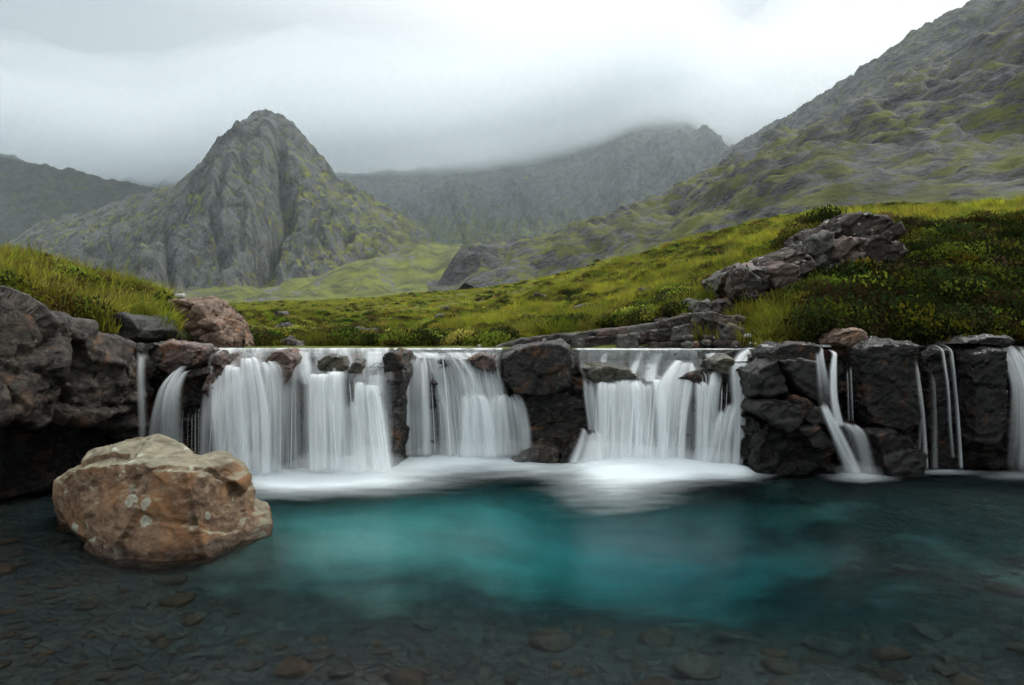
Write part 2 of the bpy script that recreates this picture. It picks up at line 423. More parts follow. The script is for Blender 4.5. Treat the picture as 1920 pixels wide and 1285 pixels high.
# ---- the long slope that climbs out of the picture on the right
def build_wall():
    ys = 45 * (2300 / 45) ** np.linspace(0, 1, 760)
    u = np.linspace(0, 1, 720)
    U, Y = np.meshgrid(u, ys)
    foot = interp(ys, [(45, 75), (100, 62), (230, 20), (420, -50), (560, -70), (800, -30), (1100, 40), (1500, 110), (2000, 190), (2300, 230)])[:, None]
    top = interp(ys, [(230, 900), (1000, 870), (1200, 860), (1600, 800), (1960, 740), (2300, 700)])[:, None]
    X = foot + (top + 300 - foot) * U ** 1.15
    d = (X - foot) / (top - foot)
    floor = interp(ys, [(45, 2), (100, 8), (230, 20), (420, 30), (600, 56), (800, 92), (1100, 140), (1500, 215), (2000, 330), (2300, 400)])[:, None]
    H = interp(ys, [(45, 400), (230, 520), (1200, 615), (1960, 610), (2300, 640)])[:, None]
    dw = d + 0.03 * fbm(X / 260, Y / 320, o=4, seed=303)
    prof = np.interp(dw, [0, 0.10, 0.25, 0.40, 0.55, 0.8, 1.0, 1.4], [0, 0.07, 0.17, 0.30, 0.47, 0.78, 1.0, 1.12])
    Z = floor + (H - floor) * prof
    fade = sstep(1.05, 0.9, d)
    Z += fade * (ridged((Y + 0.25 * X) / 240, X / 600, o=5, seed=311) - 1.0) * 20 * sstep(0.05, 0.35, d)
    # big whaleback slabs in the lower half
    lowp = sstep(0.62, 0.30, d)
    Z += lowp * fbm(X / 75, Y / 130, o=3, seed=321) * 13 * sstep(60, 350, Y)
    # strata: benches that follow the slope
    L = (Z - 0.22 * Y + 0.05 * X + 16 * fbm(X / 120, Y / 170, o=4, seed=331))
    for per, amp, sd in ((30, 7.0, 1), (13, 3.0, 2), (6, 1.5, 3)):
        q = (L / per) % 1.0
        Z += (np.where(q < 0.7, q / 0.7, (1 - q) / 0.3) - 0.5) * 1.5 * amp * sstep(40, 300, Y) * sstep(0, .1, d) * (0.35 + 0.65 * sstep(-0.35, 0.4, vn(X / (per * 5), Y / (per * 6), seed=340 + sd)))
    Z += (fbm(X / 24, Y / 30, o=5, seed=351) * 5 + (ridged(X / 60, Y / 90, o=5, seed=355) - 1) * 6) * sstep(60, 300, Y) * (0.25 + 0.75 * sstep(0, .12, d))
    px, py = proj(X, Y, Z); sl = slope_of(Z, X, Y)
    g = 0.24 + 0.30 * sstep(0.5, 0.22, d) * sstep(-0.05, 0.1, d) + 0.16 * fbm(X / 90, Y / 140, o=4, seed=361)
    g += 0.14 * sstep(1300, 1750, px) * sstep(0.3, 0.6, d)
    g -= 0.14 * sstep(0.7, 1.6, sl)
    g += 0.10 * sstep(350, 430, py)
    scr = sstep(0.1, 0.5, vn(X / 60 - Y / 400, (Y) / 150, seed=371)) * sstep(0.2, 0.35, d) * sstep(0.62, 0.45, d) * 0.8
    g -= 0.25 * scr
    mountain('mountain', X, Y, Z, M_WALL, g, scr, 'long rocky mountain flank rising out of view at the right')

# ---- low rock knoll between the pyramid and the right flank
def build_knoll():
    xs = np.linspace(-110, 190, 420); ys = np.linspace(430, 760, 300)
    X, Y = np.meshgrid(xs, ys)
    def P2(px, Y): return (px - 960) / FPX * Y
    Z = np.full(X.shape, 20.0)
    for cx, cyy, rx, ry, h in ((P2(905, 540), 560, 36, 60, 84), (P2(985, 600), 610, 42, 60, 93), (P2(1075, 600), 600, 52, 75, 100), (P2(1180, 640), 640, 60, 80, 126), (P2(850, 600), 640, 20, 50, 66)):
        r = np.sqrt(((X - cx) / rx) ** 2 + ((Y - cyy) / ry) ** 2)
        Z = np.maximum(Z, 20 + (h - 20) * np.clip(1 - r ** 2.2 * 0.55, 0, 1) - 20 * np.clip(r - 1.2, 0, 9))
    Z += (ridged((X + 0.4 * Y) / 26, (Y - X) / 60, o=5, seed=411) - 1.0) * 4 + fbm(X / 12, Y / 12, o=5, seed=421) * 2.0
    px, py = proj(X, Y, Z); sl = slope_of(Z, X, Y)
    g = 0.33 + 0.3 * fbm(X / 30, Y / 30, o=4, seed=431) - 0.2 * sstep(0.5, 1.4, sl) + 0.1 * sstep(900, 840, px)
    mountain('rock_knoll', X, Y, Z, M_WALL, g, g * 0, 'low grey rock knoll with green patches below the corrie')

build_pyramid(); build_back(); build_left(); build_wall(); build_knoll()

# ================================================================== air: haze box and mist on the ridges
def volume_mat(name, color, density, aniso=0.0):
    m, n = material(name)
    v = n('ShaderNodeVolumePrincipled', {'Color': color + (1,), 'Density': density, 'Anisotropy': aniso})
    n('ShaderNodeOutputMaterial', {'Volume': v})
    try: m.cycles.homogeneous_volume = True
    except Exception: pass
    return m
def box_mesh(name, x0, x1, y0, y1, z0, z1, mat):
    v = [(x, y, z) for z in (z0, z1) for y in (y0, y1) for x in (x0, x1)]
    f = [(0, 2, 3, 1), (4, 5, 7, 6), (0, 1, 5, 4), (2, 6, 7, 3), (0, 4, 6, 2), (1, 3, 7, 5)]
    return mesh_np(name, v, np.array(f), mat, smooth=False)
hz = box_mesh('haze', -6200, 6200, -400, 9200, -70, 1300, volume_mat('haze_air', (0.84, 0.94, 1.0), 0.00007, 0.3))
tag(hz, 'thin pale haze filling the valley air', 'haze', kind='stuff')

def mist_slab(name, base_fn, thick, density, label, x0=-3200, x1=1500, y0=1650, y1=3600, lens=False):
    nu, nv = 150, 120
    X, Y = np.meshgrid(np.linspace(x0, x1, nu), np.linspace(y0, y1, nv))
    zb = base_fn(X, Y); zt = zb + thick
    edge = np.minimum(np.minimum((X - x0), (x1 - X)) / 500, np.minimum((Y - y0), (y1 - Y)) / 300).clip(0, 1) ** 0.5
    if lens:
        uu, vv = (X - x0) / (x1 - x0), (Y - y0) / (y1 - y0)
        edge = ((4 * uu * (1 - uu)).clip(0, 1) ** 0.8) * ((4 * vv * (1 - vv)).clip(0, 1) ** 1.1)
        edge = edge * (1 + 0.35 * fbm(X / 900, Y / 900, o=3, seed=505))
    zt = zb + (zt - zb) * edge
    v = np.concatenate([np.stack([X, Y, zb], -1).reshape(-1, 3), np.stack([X, Y, zt + 9.0], -1).reshape(-1, 3)])
    f = grid_faces(nu, nv); N = nu * nv
    i = np.arange(N).reshape(nv, nu)
    rim = np.concatenate([i[0, :], i[1:, -1], i[-1, -2::-1], i[-2:0:-1, 0]])
    r2 = np.roll(rim, -1)
    side = np.stack([rim, r2, r2 + N, rim + N], 1)
    o = mesh_np(name, v, [f[:, ::-1], f + N, side], volume_mat(name + '_air', (0.885, 0.92, 0.945), density, 0.6), smooth=True)
    tag(o, label, 'mist', kind='stuff'); return o
def mist_base(X, Y):
    px = 960 + FPX * X / Y
    rim = interp(px, [(-400, 262), (0, 300), (120, 312), (300, 338), (400, 336), (560, 330), (760, 334), (860, 332), (960, 326), (1060, 308), (1130, 284), (1200, 262), (1300, 262), (1400, 256), (1500, 205), (1640, 130), (1900, 30), (2600, 0)])
    ref = interp(px, [(0, 2000), (300, 2000), (560, 2350), (1300, 2350), (1420, 1900), (1900, 1300)])
    return (642.5 - rim) / FPX * ref
MB = {}
def mb1(X, Y):
    b = mist_base(X, Y); return b + 14 * fbm(X / 420, Y / 420, o=3, seed=501)
mist_slab('mist', mb1, 60, 0.006, 'thin mist under the cloud base veiling the ridge crests', y0=1500, y1=3700, lens=True)
for k_, (up_, th_, dn_, y0_, y1_, lb_) in enumerate([(22, 90, 0.0060, 1500, 3700, 'thick mist swallowing the tops of the far ridges'), (30, 170, 0.0026, 1450, 3900, 'mist bank lying on the far ridges'),
                                             (40, 270, 0.0013, 1400, 4100, 'lighter mist above the bank on the ridges'), (50, 420, 0.0007, 1350, 4300, 'faint high mist merging into the overcast')]):
    mist_slab('mist', lambda X, Y: mb1(X, Y) + up_ + 20 * fbm(X / 300, Y / 300, o=3, seed=511 + k_), th_, dn_, lb_, x0=-3600 - 300 * k_, x1=2000 + 400 * k_, y0=y0_, y1=y1_, lens=True)

# a wisp clinging to the shoulder of the right-hand flank
def wisp(name, c, r, density, label, seed):
    th, ph = np.meshgrid(np.linspace(0, 2 * np.pi, 65), np.linspace(0, np.pi, 33))
    d = np.stack([np.cos(th) * np.sin(ph), np.sin(th) * np.sin(ph), np.cos(ph)], -1)
    d[:, -1] = d[:, 0]
    k = 1 + 0.25 * fbm(d[..., 0] * 1.5 + seed, d[..., 1] * 1.5, d[..., 2] * 1.5, o=3, seed=seed)
    v = (d * k[..., None] * np.array(r) + np.array(c)).reshape(-1, 3)
    o = mesh_np(name, v, grid_faces(65, 33)[:, ::-1], volume_mat(name + '_wisp', (0.985, 0.992, 1.0), density, 0.6))
    tag(o, label, 'mist', kind='stuff')
wisp('mist', (760, 1480, 690), (230, 300, 120), 0.0018, 'thin wisp of mist on the skyline of the right flank', 3)
wisp('mist', (1020, 1300, 800), (260, 260, 170), 0.0015, 'mist veil at the top of the right flank', 9)
wisp('mist', (250, 2050, 430), (1100, 330, 420), 0.0005, 'pale blue haze hanging in the corrie before the headwall', 15)
# ================================================================== near ground: moor, banks, pool bed
def mat_turf(name, a, b, c, d, sc=1.0):
    m, n = material(name)
    pos = n('ShaderNodeNewGeometry').outputs['Position']
    n1 = n.noise(pos, 0.12 * sc, 6, 0.65); n2 = n.noise(pos, 1.3 * sc, 8, 0.7); n3 = n.noise(pos, 9.0 * sc, 6, 0.7)
    c1 = n.mix(n.ramp(n2, [(0.35, 0.0), (0.62, 1.0)]), a, b)
    c1 = n.mix(n.ramp(n1, [(0.50, 0.0), (0.60, 1.0)]), c1, c)
    c1 = n.mix(n.ramp(n3, [(0.45, 0.0), (0.7, 0.7)]), c1, d)
    bp = n('ShaderNodeBump', {'Height': n.math('ADD', n2, n.math('MULTIPLY', n3, 0.4)), 'Strength': 1.0, 'Distance': 0.25})
    bs = n('ShaderNodeBsdfPrincipled', {'Base Color': c1, 'Roughness': 0.9, 'Normal': bp.outputs[0]})
    bs.inputs['Specular IOR Level'].default_value = 0.15
    n('ShaderNodeOutputMaterial', {'Surface': bs})
    return m
M_MOOR = mat_turf('moor_turf', (0.10, 0.12, 0.02), (0.16, 0.18, 0.03), (0.10, 0.085, 0.03), (0.05, 0.065, 0.015))
M_BANK = mat_turf('heather_soil', (0.035, 0.03, 0.015), (0.05, 0.06, 0.015), (0.03, 0.022, 0.015), (0.02, 0.025, 0.01))

def W(px, py, Y): x, y, z = P(px, py, Y); return (x, y, z)
MP = [(-900, 630, 13), (-900, 600, 60), (-900, 560, 300), (-300, 640, 13), (-300, 590, 60), (-300, 562, 400), (100, 640, 16), (100, 600, 60), (100, 568, 400),
      (430, 650, 14), (430, 642, 19), (600, 653, 14), (600, 642, 19), (760, 653, 14), (760, 643, 18.5), (900, 652, 14), (900, 646, 17), (430, 610, 34), (600, 610, 36), (760, 613, 32), (900, 615, 28),
      (430, 586, 120), (600, 582, 130), (760, 585, 90), (900, 580, 75), (850, 549, 300), (430, 572, 400), (600, 566, 400), (760, 560, 400), (900, 541, 420), (700, 545, 900), (300, 550, 900), (1000, 520, 800),
      (1000, 657, 12.6), (1000, 656, 13.8), (1100, 656, 13.4), (1200, 656, 13.0), (1300, 655, 12.7), (1400, 650, 12.1), (1000, 641, 14.7), (1100, 632, 14.4), (1200, 622, 14.0), (1300, 606, 13.7), (1000, 626, 16), (1080, 616, 16), (1150, 612, 15.5), (1200, 604, 15), (1260, 596, 14.6), (1320, 575, 14.6), (1100, 590, 24), (1200, 562, 26), (1300, 522, 28), (1400, 482, 30), (1500, 442, 32),
      (1200, 658, 12.0), (1000, 533, 190), (1100, 507, 160), (1200, 481, 130), (1300, 452, 105), (1400, 427, 85), (1500, 415, 60), (1560, 410, 52), (1650, 408, 45), (1750, 402, 42), (1920, 400, 40), (2300, 390, 40), (2900, 380, 40),
      (1200, 510, 300), (1500, 450, 200), (1920, 440, 140), (2600, 430, 140), (1400, 470, 350), (1900, 470, 500), (1200, 500, 700), (1800, 470, 900), (2600, 460, 600),
      (1400, 640, 12.2), (1450, 630, 11.8), (1550, 632, 11.6), (1650, 634, 11.6), (1800, 636, 11.6), (1920, 636, 11.6), (2200, 636, 11.6), (2600, 630, 11.6),
      (1420, 590, 13.2), (1500, 575, 13.2), (1700, 560, 13.4), (1920, 550, 13.4), (2300, 540, 13.5), (1600, 500, 16), (1750, 465, 17.5), (1920, 450, 18), (2300, 440, 18), (1620, 430, 22), (1800, 424, 24), (1960, 416, 26), (1400, 540, 16), (1460, 500, 17), (1540, 455, 19)]
def fk(X, Y): return X / Y * 6.0, np.log(Y) * 2.6
_w = np.array([W(*p) for p in MP])
# interpolate the slope seen from the ground, not the height: keeps far points stable
_q = np.stack(fk(_w[:, 0], _w[:, 1]), 1)
MOOR = RBF(_q, (_w[:, 2] - 2.0) / _w[:, 1], lam=0.004)
def moor_z(X, Y, rough=True):
    a, b = fk(X, Y)
    z = 2.0 + MOOR(a, b) * Y
    if rough:
        s = sstep(11, 40, Y)
        z = z + (0.05 + 0.10 * s) * fbm(X / 1.3, Y / 1.3, o=3, seed=601) + (0.16 + 0.6 * s) * fbm(X / 6, Y / 7, o=4, seed=611) * sstep(12.5, 20, Y) + 1.6 * sstep(90, 300, Y) * fbm(X / 50, Y / 60, o=3, seed=621)
        pxm = 960 + FPX * X / Y
        z = z - 0.30 * sstep(13.6, 12.4, Y) * sstep(250, 330, pxm) * sstep(1445, 1405, pxm)
        z = z + 0.30 * sstep(1430, 1520, pxm) * sstep(11.9, 13, Y) * sstep(30, 22, Y) * fbm(X / 1.1, Y / 1.3, o=3, seed=615)
    return z
def build_moor():
    nv, nu = 560, 760
    ys = 11.3 * (1000 / 11.3) ** np.linspace(0, 1, nv)
    S, Y = np.meshgrid(np.linspace(-1.5, 1.6, nu), ys)
    X = S * Y
    Z = moor_z(X, Y); f = grid_faces(nu, nv); pxm = 960 + FPX * X / Y
    keep = ~((pxm > 290) & (pxm < 1432) & (Y < 12.95)).ravel()[f].any(1)
    o = mesh_np('moor', np.stack([X, Y, Z], -1).reshape(-1, 3), f[keep], M_MOOR)
    tag(o, 'sloping green and brown moorland behind the upper stream', 'moor', kind='structure')
build_moor()

# far ground sheet, below everything, out to the horizon
g = mesh_np('ground', [(-6000, -300, -3.2), (6000, -300, -3.2), (6000, 9000, -3.2), (-6000, 9000, -3.2)], np.array([[0, 1, 2, 3]]), M_MOOR)
tag(g, kind='structure')

# ---- grassy mound on the left bank
LB = [(-500, 500, 9.5), (-500, 640, 7.0), (-200, 500, 11), (-200, 560, 8.2), (0, 500, 12), (0, 548, 8.6), (60, 512, 12.2), (100, 525, 12.4), (100, 578, 9.4), (160, 534, 12.6), (200, 543, 12.8), (170, 600, 10), (260, 562, 13), (300, 577, 13.2),
      (250, 636, 10.8), (340, 594, 13.4), (400, 640, 13.6), (330, 648, 11.6), (420, 668, 13.2), (470, 700, 14), (0, 560, 19), (-500, 560, 19), (200, 600, 19), (400, 680, 18)]
_l = np.array([W(*p) for p in LB])
LBF = RBF(_l[:, :2] * 0.5, _l[:, 2], lam=0.002)
def left_front(px): return interp(px, [(-500, 8.0), (0, 8.9), (60, 9.3), (100, 9.8), (170, 10.3), (250, 11.0), (330, 11.9), (420, 13.4)])
def left_z(X, Y):
    return np.maximum(LBF(X * 0.5, Y * 0.5), 0.9) + 0.17 * fbm(X / 1.1, Y / 1.1, o=4, seed=631) - 1.6 * sstep(0.25, -0.9, Y - left_front(960 + FPX * X / Y))
def build_left_bank():
    X, Y = np.meshgrid(np.linspace(-16, -4.4, 260), np.linspace(7.2, 19, 240))
    Z = left_z(X, Y); f = grid_faces(260, 240)
    keep = (Y > left_front(960 + FPX * X / Y) - 0.5).ravel()[f].all(1)
    o = mesh_np('bank', np.stack([X, Y, Z], -1).reshape(-1, 3), f[keep], M_BANK)
    tag(o, 'grassy earth bank on top of the left rocks', 'bank', kind='structure')
build_left_bank()

# ---- pool bed
BD = [(-9, 2, .25), (-5, 3, -.18), (-2.5, 3.2, -.2), (0, 3.2, -.22), (2.5, 3.2, -.25), (5, 3, -.2), (9, 2, .25), (-4.5, 5, -.22), (-2.6, 5, -.28), (-1, 5.0, -.42), (0.6, 4.8, -.4), (2.6, 5, -.5), (4.5, 5, -.5), (-9, 6, .2), (9, 5.5, .2),
      (-5.5, 8, -.3), (-3, 7, -.5), (-1.8, 6.4, -.9), (-.5, 6.3, -1.0), (0.9, 6.2, -1.2), (2.2, 6.3, -1.5), (4, 7, -.9), (6.5, 7, -.6), (-2.4, 8.6, -1.1), (-.5, 8.6, -1.25), (1.6, 7.9, -2.4), (3, 8.6, -1.7), (5, 8.9, -.55), (7.5, 9, -.4),
      (-4, 10, -.9), (-1, 10.5, -1.4), (1.5, 10.3, -1.7), (4, 10.3, -.5), (7.5, 10.5, -.4), (-7, 10, -.3), (-9, 12, 0), (0, 12.5, -1.2), (9, 12, -.2), (0, 0, -.02), (-5, 0, .3), (5, 0, .3), (0, -3, .5)]
BED = RBF(np.array([(a, b) for a, b, c in BD]) * 0.3, [c for a, b, c in BD], lam=0.001)
def bed_z(X, Y): return np.clip(BED(X * 0.3, Y * 0.3), -2.6, 1.2) + 0.05 * fbm(X / 0.5, Y / 0.5, o=4, seed=641) + 0.12 * fbm(X / 1.6, Y / 1.6, o=2, seed=645)
def mat_bed():
    m, n = material('bed_gravel')
    pos = n('ShaderNodeNewGeometry').outputs['Position']
    pale = n('ShaderNodeAttribute', attribute_name='pale').outputs['Fac']
    vor = n('ShaderNodeTexVoronoi', {'Scale': 9.0}, feature='F1'); n.l.new(pos, vor.inputs['Vector'])
    vd = n('ShaderNodeTexVoronoi', {'Scale': 9.0}, feature='DISTANCE_TO_EDGE'); n.l.new(pos, vd.inputs['Vector'])
    rnd = n('ShaderNodeSeparateColor', {0: vor.outputs['Color']}).outputs[0]
    dark = n.mix(rnd, (0.002, 0.0025, 0.002), (0.017, 0.013, 0.009))
    n1 = n.noise(pos, 0.7, 4, 0.5)
    patch = n.ramp(n.math('ADD', pale, n.math('MULTIPLY', n.math('SUBTRACT', n1, 0.5), 1.5)), [(0.10, 0.0), (1.0, 1.0)])
    light = n.mix(n.noise(pos, 1.0, 4, 0.5), (0.22, 0.25, 0.19), (0.42, 0.43, 0.37))
    colr = n.mix(patch, dark, light)
    h = n.ramp(vd.outputs['Distance'], [(0.0, 0.0), (0.25, 1.0)])
    bp = n('ShaderNodeBump', {'Height': h, 'Strength': 0.5, 'Distance': 0.03})
    bs = n('ShaderNodeBsdfPrincipled', {'Base Color': colr, 'Roughness': 0.7, 'Normal': bp.outputs[0]})
    n('ShaderNodeOutputMaterial', {'Surface': bs})
    return m
def pale_f(X, Y):
    # pale washed gravel in the middle of the pool, dark weedy stones round it
    r = np.hypot((X + 0.5) / 3.9, (Y - 9.0) / 4.0)
    p = 1.35 - r
    return np.clip(p, -0.6, 1.0) * sstep(4.2, 8.6, Y) - 0.6 * sstep(6.4, 4.0, Y)
def build_bed():
    X, Y = np.meshgrid(np.linspace(-14, 14, 420), np.linspace(-4, 13.5, 300))
    Z = bed_z(X, Y)
    Z = np.where(np.abs(X) > 9, Z + (np.abs(X) - 9) * 0.25, Z)
    o = mesh_np('pool_bed', np.stack([X, Y, Z], -1).reshape(-1, 3), grid_faces(420, 300), mat_bed(), attrs={'pale': pale_f(X, Y).ravel()})
    tag(o, 'stony bed under the clear pool', 'pool bed', kind='structure')
build_bed()

# ---- water of the pool and of the stream above the falls
def mat_water(name, absorb, dens, rough, bump, refl):
    m, n = material(name)
    pos = n('ShaderNodeNewGeometry').outputs['Position']
    h = n.math('ADD', n.noise(n.mapping(pos, (0.5, 1.2, 1)), 1.4, 3, 0.5), n.math('MULTIPLY', n.noise(n.mapping(pos, (1.0, 2.4, 1)), 4.0, 3, 0.5), 0.18))
    bp = n('ShaderNodeBump', {'Height': h, 'Strength': 1.0, 'Distance': bump})
    fr = n('ShaderNodeFresnel', {'IOR': 1.33, 'Normal': bp.outputs[0]})
    gl = n('ShaderNodeBsdfGlossy', {'Color': (1, 1, 1, 1), 'Roughness': 0.22, 'Normal': bp.outputs[0]})
    rf = n('ShaderNodeBsdfRefraction', {'Color': (1, 1, 1, 1), 'Roughness': rough, 'IOR': 1.33, 'Normal': bp.outputs[0]})
    mx = n('ShaderNodeMixShader', {0: n.math('MULTIPLY', fr.outputs[0], refl), 1: rf.outputs[0], 2: gl.outputs[0]})
    va = n('ShaderNodeVolumeAbsorption', {'Color': absorb + (1,), 'Density': dens})
    n('ShaderNodeOutputMaterial', {'Surface': mx, 'Volume': va})
    try: m.cycles.homogeneous_volume = True
    except Exception: pass
    return m
M_POOL = mat_water('pool_water', (0.17, 0.83, 0.895), 0.85, 0.14, 0.03, 0.16)
pool = box_mesh('pool_water', -13.5, 13.5, -3.5, 12.6, -2.95, 0.0, M_POOL)
tag(pool, 'clear turquoise pool below the waterfalls', 'water', kind='structure')
M_STREAM = mat_water('stream_water', (0.4, 0.75, 0.7), 0.6, 0.05, 0.03, 1.0)
up = box_mesh('stream_water', -6.0, 4.6, 11.75, 22.0, 1.2, 1.872, M_STREAM)
tag(up, 'thin sheet of stream water above the falls', 'water', kind='structure')
# ================================================================== ROCKS
def mat_rock(name, dark, mid, light, rough=(0.35, 0.65), lichen=None, lich_amt=0.0, lich_scale=6.0, rust=None, rust_amt=0.0, sc=1.0, bump=1.0, spec=0.28, spots=None, spot_amt=0.5, topgrow=None):
    m, n = material(name)
    geo = n('ShaderNodeNewGeometry'); pos = geo.outputs['Position']
    wv = n.noise(pos, 1.2 * sc, 3, 0.5, out=1)
    pos2 = n.vmath('ADD', pos, n.vmath('SCALE', wv, scale=0.25).outputs[0]).outputs[0]
    a = n.noise(pos2, 2.0 * sc, 9, 0.68); b = n.noise(n.mapping(pos2, (1, 1, 1.8)), 9.0 * sc, 9, 0.74); c = n.noise(pos, 42.0 * sc, 5, 0.7)
    col_ = n.mix(n.ramp(a, [(0.42, 0.0), (0.58, 1.0)]), dark, mid)
    col_ = n.mix(n.math('MULTIPLY', n.ramp(b, [(0.47, 0.0), (0.62, 1.0)]), 0.9), col_, light)
    col_ = n.mix(n.math('MULTIPLY', n.ramp(c, [(0.5, 0.0), (0.7, 1.0)]), 0.35), col_, tuple(x * 0.35 for x in dark))
    if rust is not None:
        r = n.ramp(n.noise(pos2, 2.6 * sc, 7, 0.7, 0.5), [(0.60 - 0.2 * rust_amt, 0.0), (0.72 - 0.2 * rust_amt, 1.0)])
        col_ = n.mix(n.math('MULTIPLY', r, 0.75), col_, rust)
    if lichen is not None:
        lm = n.ramp(n.noise(pos2, lich_scale * sc, 8, 0.72), [(0.62 - 0.22 * lich_amt, 0.0), (0.68 - 0.2 * lich_amt, 1.0)])
        if topgrow is not None:
            nz = n('ShaderNodeSeparateXYZ', {0: geo.outputs['Normal']}).outputs[2]
            up_ = n.ramp(n.math('ADD', nz, n.math('MULTIPLY', n.math('SUBTRACT', b, 0.5), 0.8)), [(topgrow - 0.08, 0.0), (topgrow + 0.08, 1.0)])
            lm = n.math('MAXIMUM', n.math('MULTIPLY', lm, 0.7), n.math('MULTIPLY', up_, 0.85))
        col_ = n.mix(n.math('MULTIPLY', lm, 0.85), col_, n.mix(n.ramp(b, [(0.35, 0.0), (0.65, 1.0)]), tuple(x * 0.55 for x in lichen), tuple(min(.8, x * 1.15) for x in lichen)))
    if spots is not None:
        v = n('ShaderNodeTexVoronoi', {'Scale': 7.0 * sc, 'Randomness': 1.0}, feature='F1'); n.l.new(n.vmath('ADD', pos, n.vmath('SCALE', n.noise(pos, 12 * sc, 4, 0.6, out=1), scale=0.09).outputs[0]).outputs[0], v.inputs['Vector'])
        rr = n('ShaderNodeSeparateColor', {0: v.outputs['Color']})
        rad = n.math('MULTIPLY', n.ramp(rr.outputs[0], [(1 - spot_amt, 0.0), (1.0, 1.0)]), 0.42)
        sp = n.math('GREATER_THAN', rad, v.outputs['Distance'])
        sp = n.math('MULTIPLY', sp, n.ramp(n.noise(pos, 30 * sc, 4, 0.7), [(0.35, 0.35), (0.6, 1.0)]))
        col_ = n.mix(n.math('MULTIPLY', sp, 0.8), col_, spots)
    if sc < 1: col_ = n.mix(n.math('MULTIPLY', n.ramp(n.noise(n.mapping(pos, (1, 1, 0.22)), 4.5, 5, 0.6), [(0.52, 0.0), (0.66, 1.0)]), 0.45), col_, tuple(x * 0.5 for x in dark))
    rg = n.ramp(b, [(0.3, rough[0]), (0.7, rough[1])])
    if sc < 1:                                                        # the band that the pool keeps wet
        zz = n.math('ADD', n('ShaderNodeSeparateXYZ', {0: pos}).outputs[2], n.math('MULTIPLY', n.math('SUBTRACT', a, 0.5), 0.35))
        wet = n.ramp(zz, [(0.07, 1.0), (0.13, 0.0)])
        col_ = n.mix(wet, col_, n.mix(1.0, col_, (0.32, 0.30, 0.28), 'MULTIPLY')); rg = n.math('MULTIPLY_ADD', wet, -0.35, rg)
    hh = n.math('ADD', n.math('ADD', n.math('MULTIPLY', a, 0.7), n.math('MULTIPLY', b, 0.5)), n.math('MULTIPLY', c, 0.10))
    bp = n('ShaderNodeBump', {'Height': hh, 'Strength': 0.85 * bump, 'Distance': 0.09 / sc})
    bs = n('ShaderNodeBsdfPrincipled', {'Base Color': col_, 'Roughness': rg, 'Normal': bp.outputs[0]})
    bs.inputs['Specular IOR Level'].default_value = spec
    n('ShaderNodeOutputMaterial', {'Surface': bs})
    return m
M_CLIFF = mat_rock('wet_cliff_rock', (0.0037, 0.0037, 0.0037), (0.0120, 0.0109, 0.0097), (0.0478, 0.0394, 0.0309), (0.16, 0.36), rust=(0.13, 0.055, 0.022), rust_amt=0.32, lichen=(0.20, 0.19, 0.15), lich_amt=0.0, lich_scale=14)
M_BLACK = mat_rock('black_wet_basalt', (0.0028, 0.0028, 0.0032), (0.0080, 0.0076, 0.0072), (0.0300, 0.0270, 0.0240), (0.15, 0.34), rust=(0.10, 0.045, 0.02), rust_amt=0.14, lichen=(0.16, 0.13, 0.10), lich_amt=-0.1, lich_scale=18, bump=1.2)
M_SLAB = mat_rock('dark_dry_slab', (0.0091, 0.0083, 0.0083), (0.0173, 0.0157, 0.0149), (0.0310, 0.0272, 0.0248), (0.28, 0.5), rust=(0.12, 0.055, 0.03), rust_amt=0.05, lichen=(0.2, 0.19, 0.16), lich_amt=-0.15, lich_scale=18, bump=0.7)
M_LEFT = mat_rock('lichened_bank_rock', (0.0075, 0.0062, 0.0052), (0.025, 0.0195, 0.0155), (0.0975, 0.0754, 0.0572), (0.24, 0.5), rust=(0.16, 0.085, 0.045), rust_amt=0.2, lichen=(0.34, 0.33, 0.28), lich_amt=0.06, lich_scale=9)
M_TAN = mat_rock('tan_boulder_rock', (0.0846, 0.0462, 0.0247), (0.1923, 0.1155, 0.0654), (0.2770, 0.1923, 0.1231), (0.5, 0.8), lichen=(0.27, 0.265, 0.185), lich_amt=-0.15, lich_scale=5, topgrow=0.64, rust=(0.27, 0.125, 0.045), rust_amt=0.45, spots=(0.46, 0.50, 0.40), spot_amt=0.22, sc=0.8, bump=0.8, spec=0.3)
M_RED = mat_rock('pink_brown_rock', (0.0800, 0.0440, 0.0280), (0.1840, 0.1160, 0.0800), (0.2880, 0.2160, 0.1680), (0.45, 0.7), lichen=(0.40, 0.37, 0.30), lich_amt=0.0, rust=(0.28, 0.12, 0.05), rust_amt=0.2, spec=0.3)
M_GREY = mat_rock('grey_field_rock', (0.0357, 0.0339, 0.0298), (0.0892, 0.0833, 0.0714), (0.1547, 0.1487, 0.1309), (0.6, 0.85), lichen=(0.42, 0.41, 0.36), lich_amt=0.1, lich_scale=8, rust=(0.17, 0.11, 0.06), rust_amt=0.2, spec=0.25)
M_OUT = mat_rock('outcrop_rock', (0.0209, 0.0165, 0.0143), (0.0523, 0.0396, 0.0341), (0.0880, 0.0715, 0.0605), (0.6, 0.85), lichen=(0.34, 0.32, 0.26), lich_amt=0.0, lich_scale=9, rust=(0.14, 0.085, 0.05), rust_amt=0.1, spots=(0.6, 0.6, 0.54), spot_amt=0.3, spec=0.25)
M_OUTPINK = mat_rock('outcrop_pink_face', (0.0630, 0.0434, 0.0364), (0.1120, 0.0805, 0.0700), (0.1470, 0.1120, 0.0980), (0.6, 0.85), lichen=(0.36, 0.33, 0.27), lich_amt=-0.1, rust=(0.2, 0.11, 0.06), rust_amt=0.0, spec=0.25, bump=0.7)
M_WHITE = mat_rock('white_lichen_stone', (0.30, 0.30, 0.27), (0.48, 0.48, 0.44), (0.6, 0.6, 0.56), (0.7, 0.9), spec=0.2)
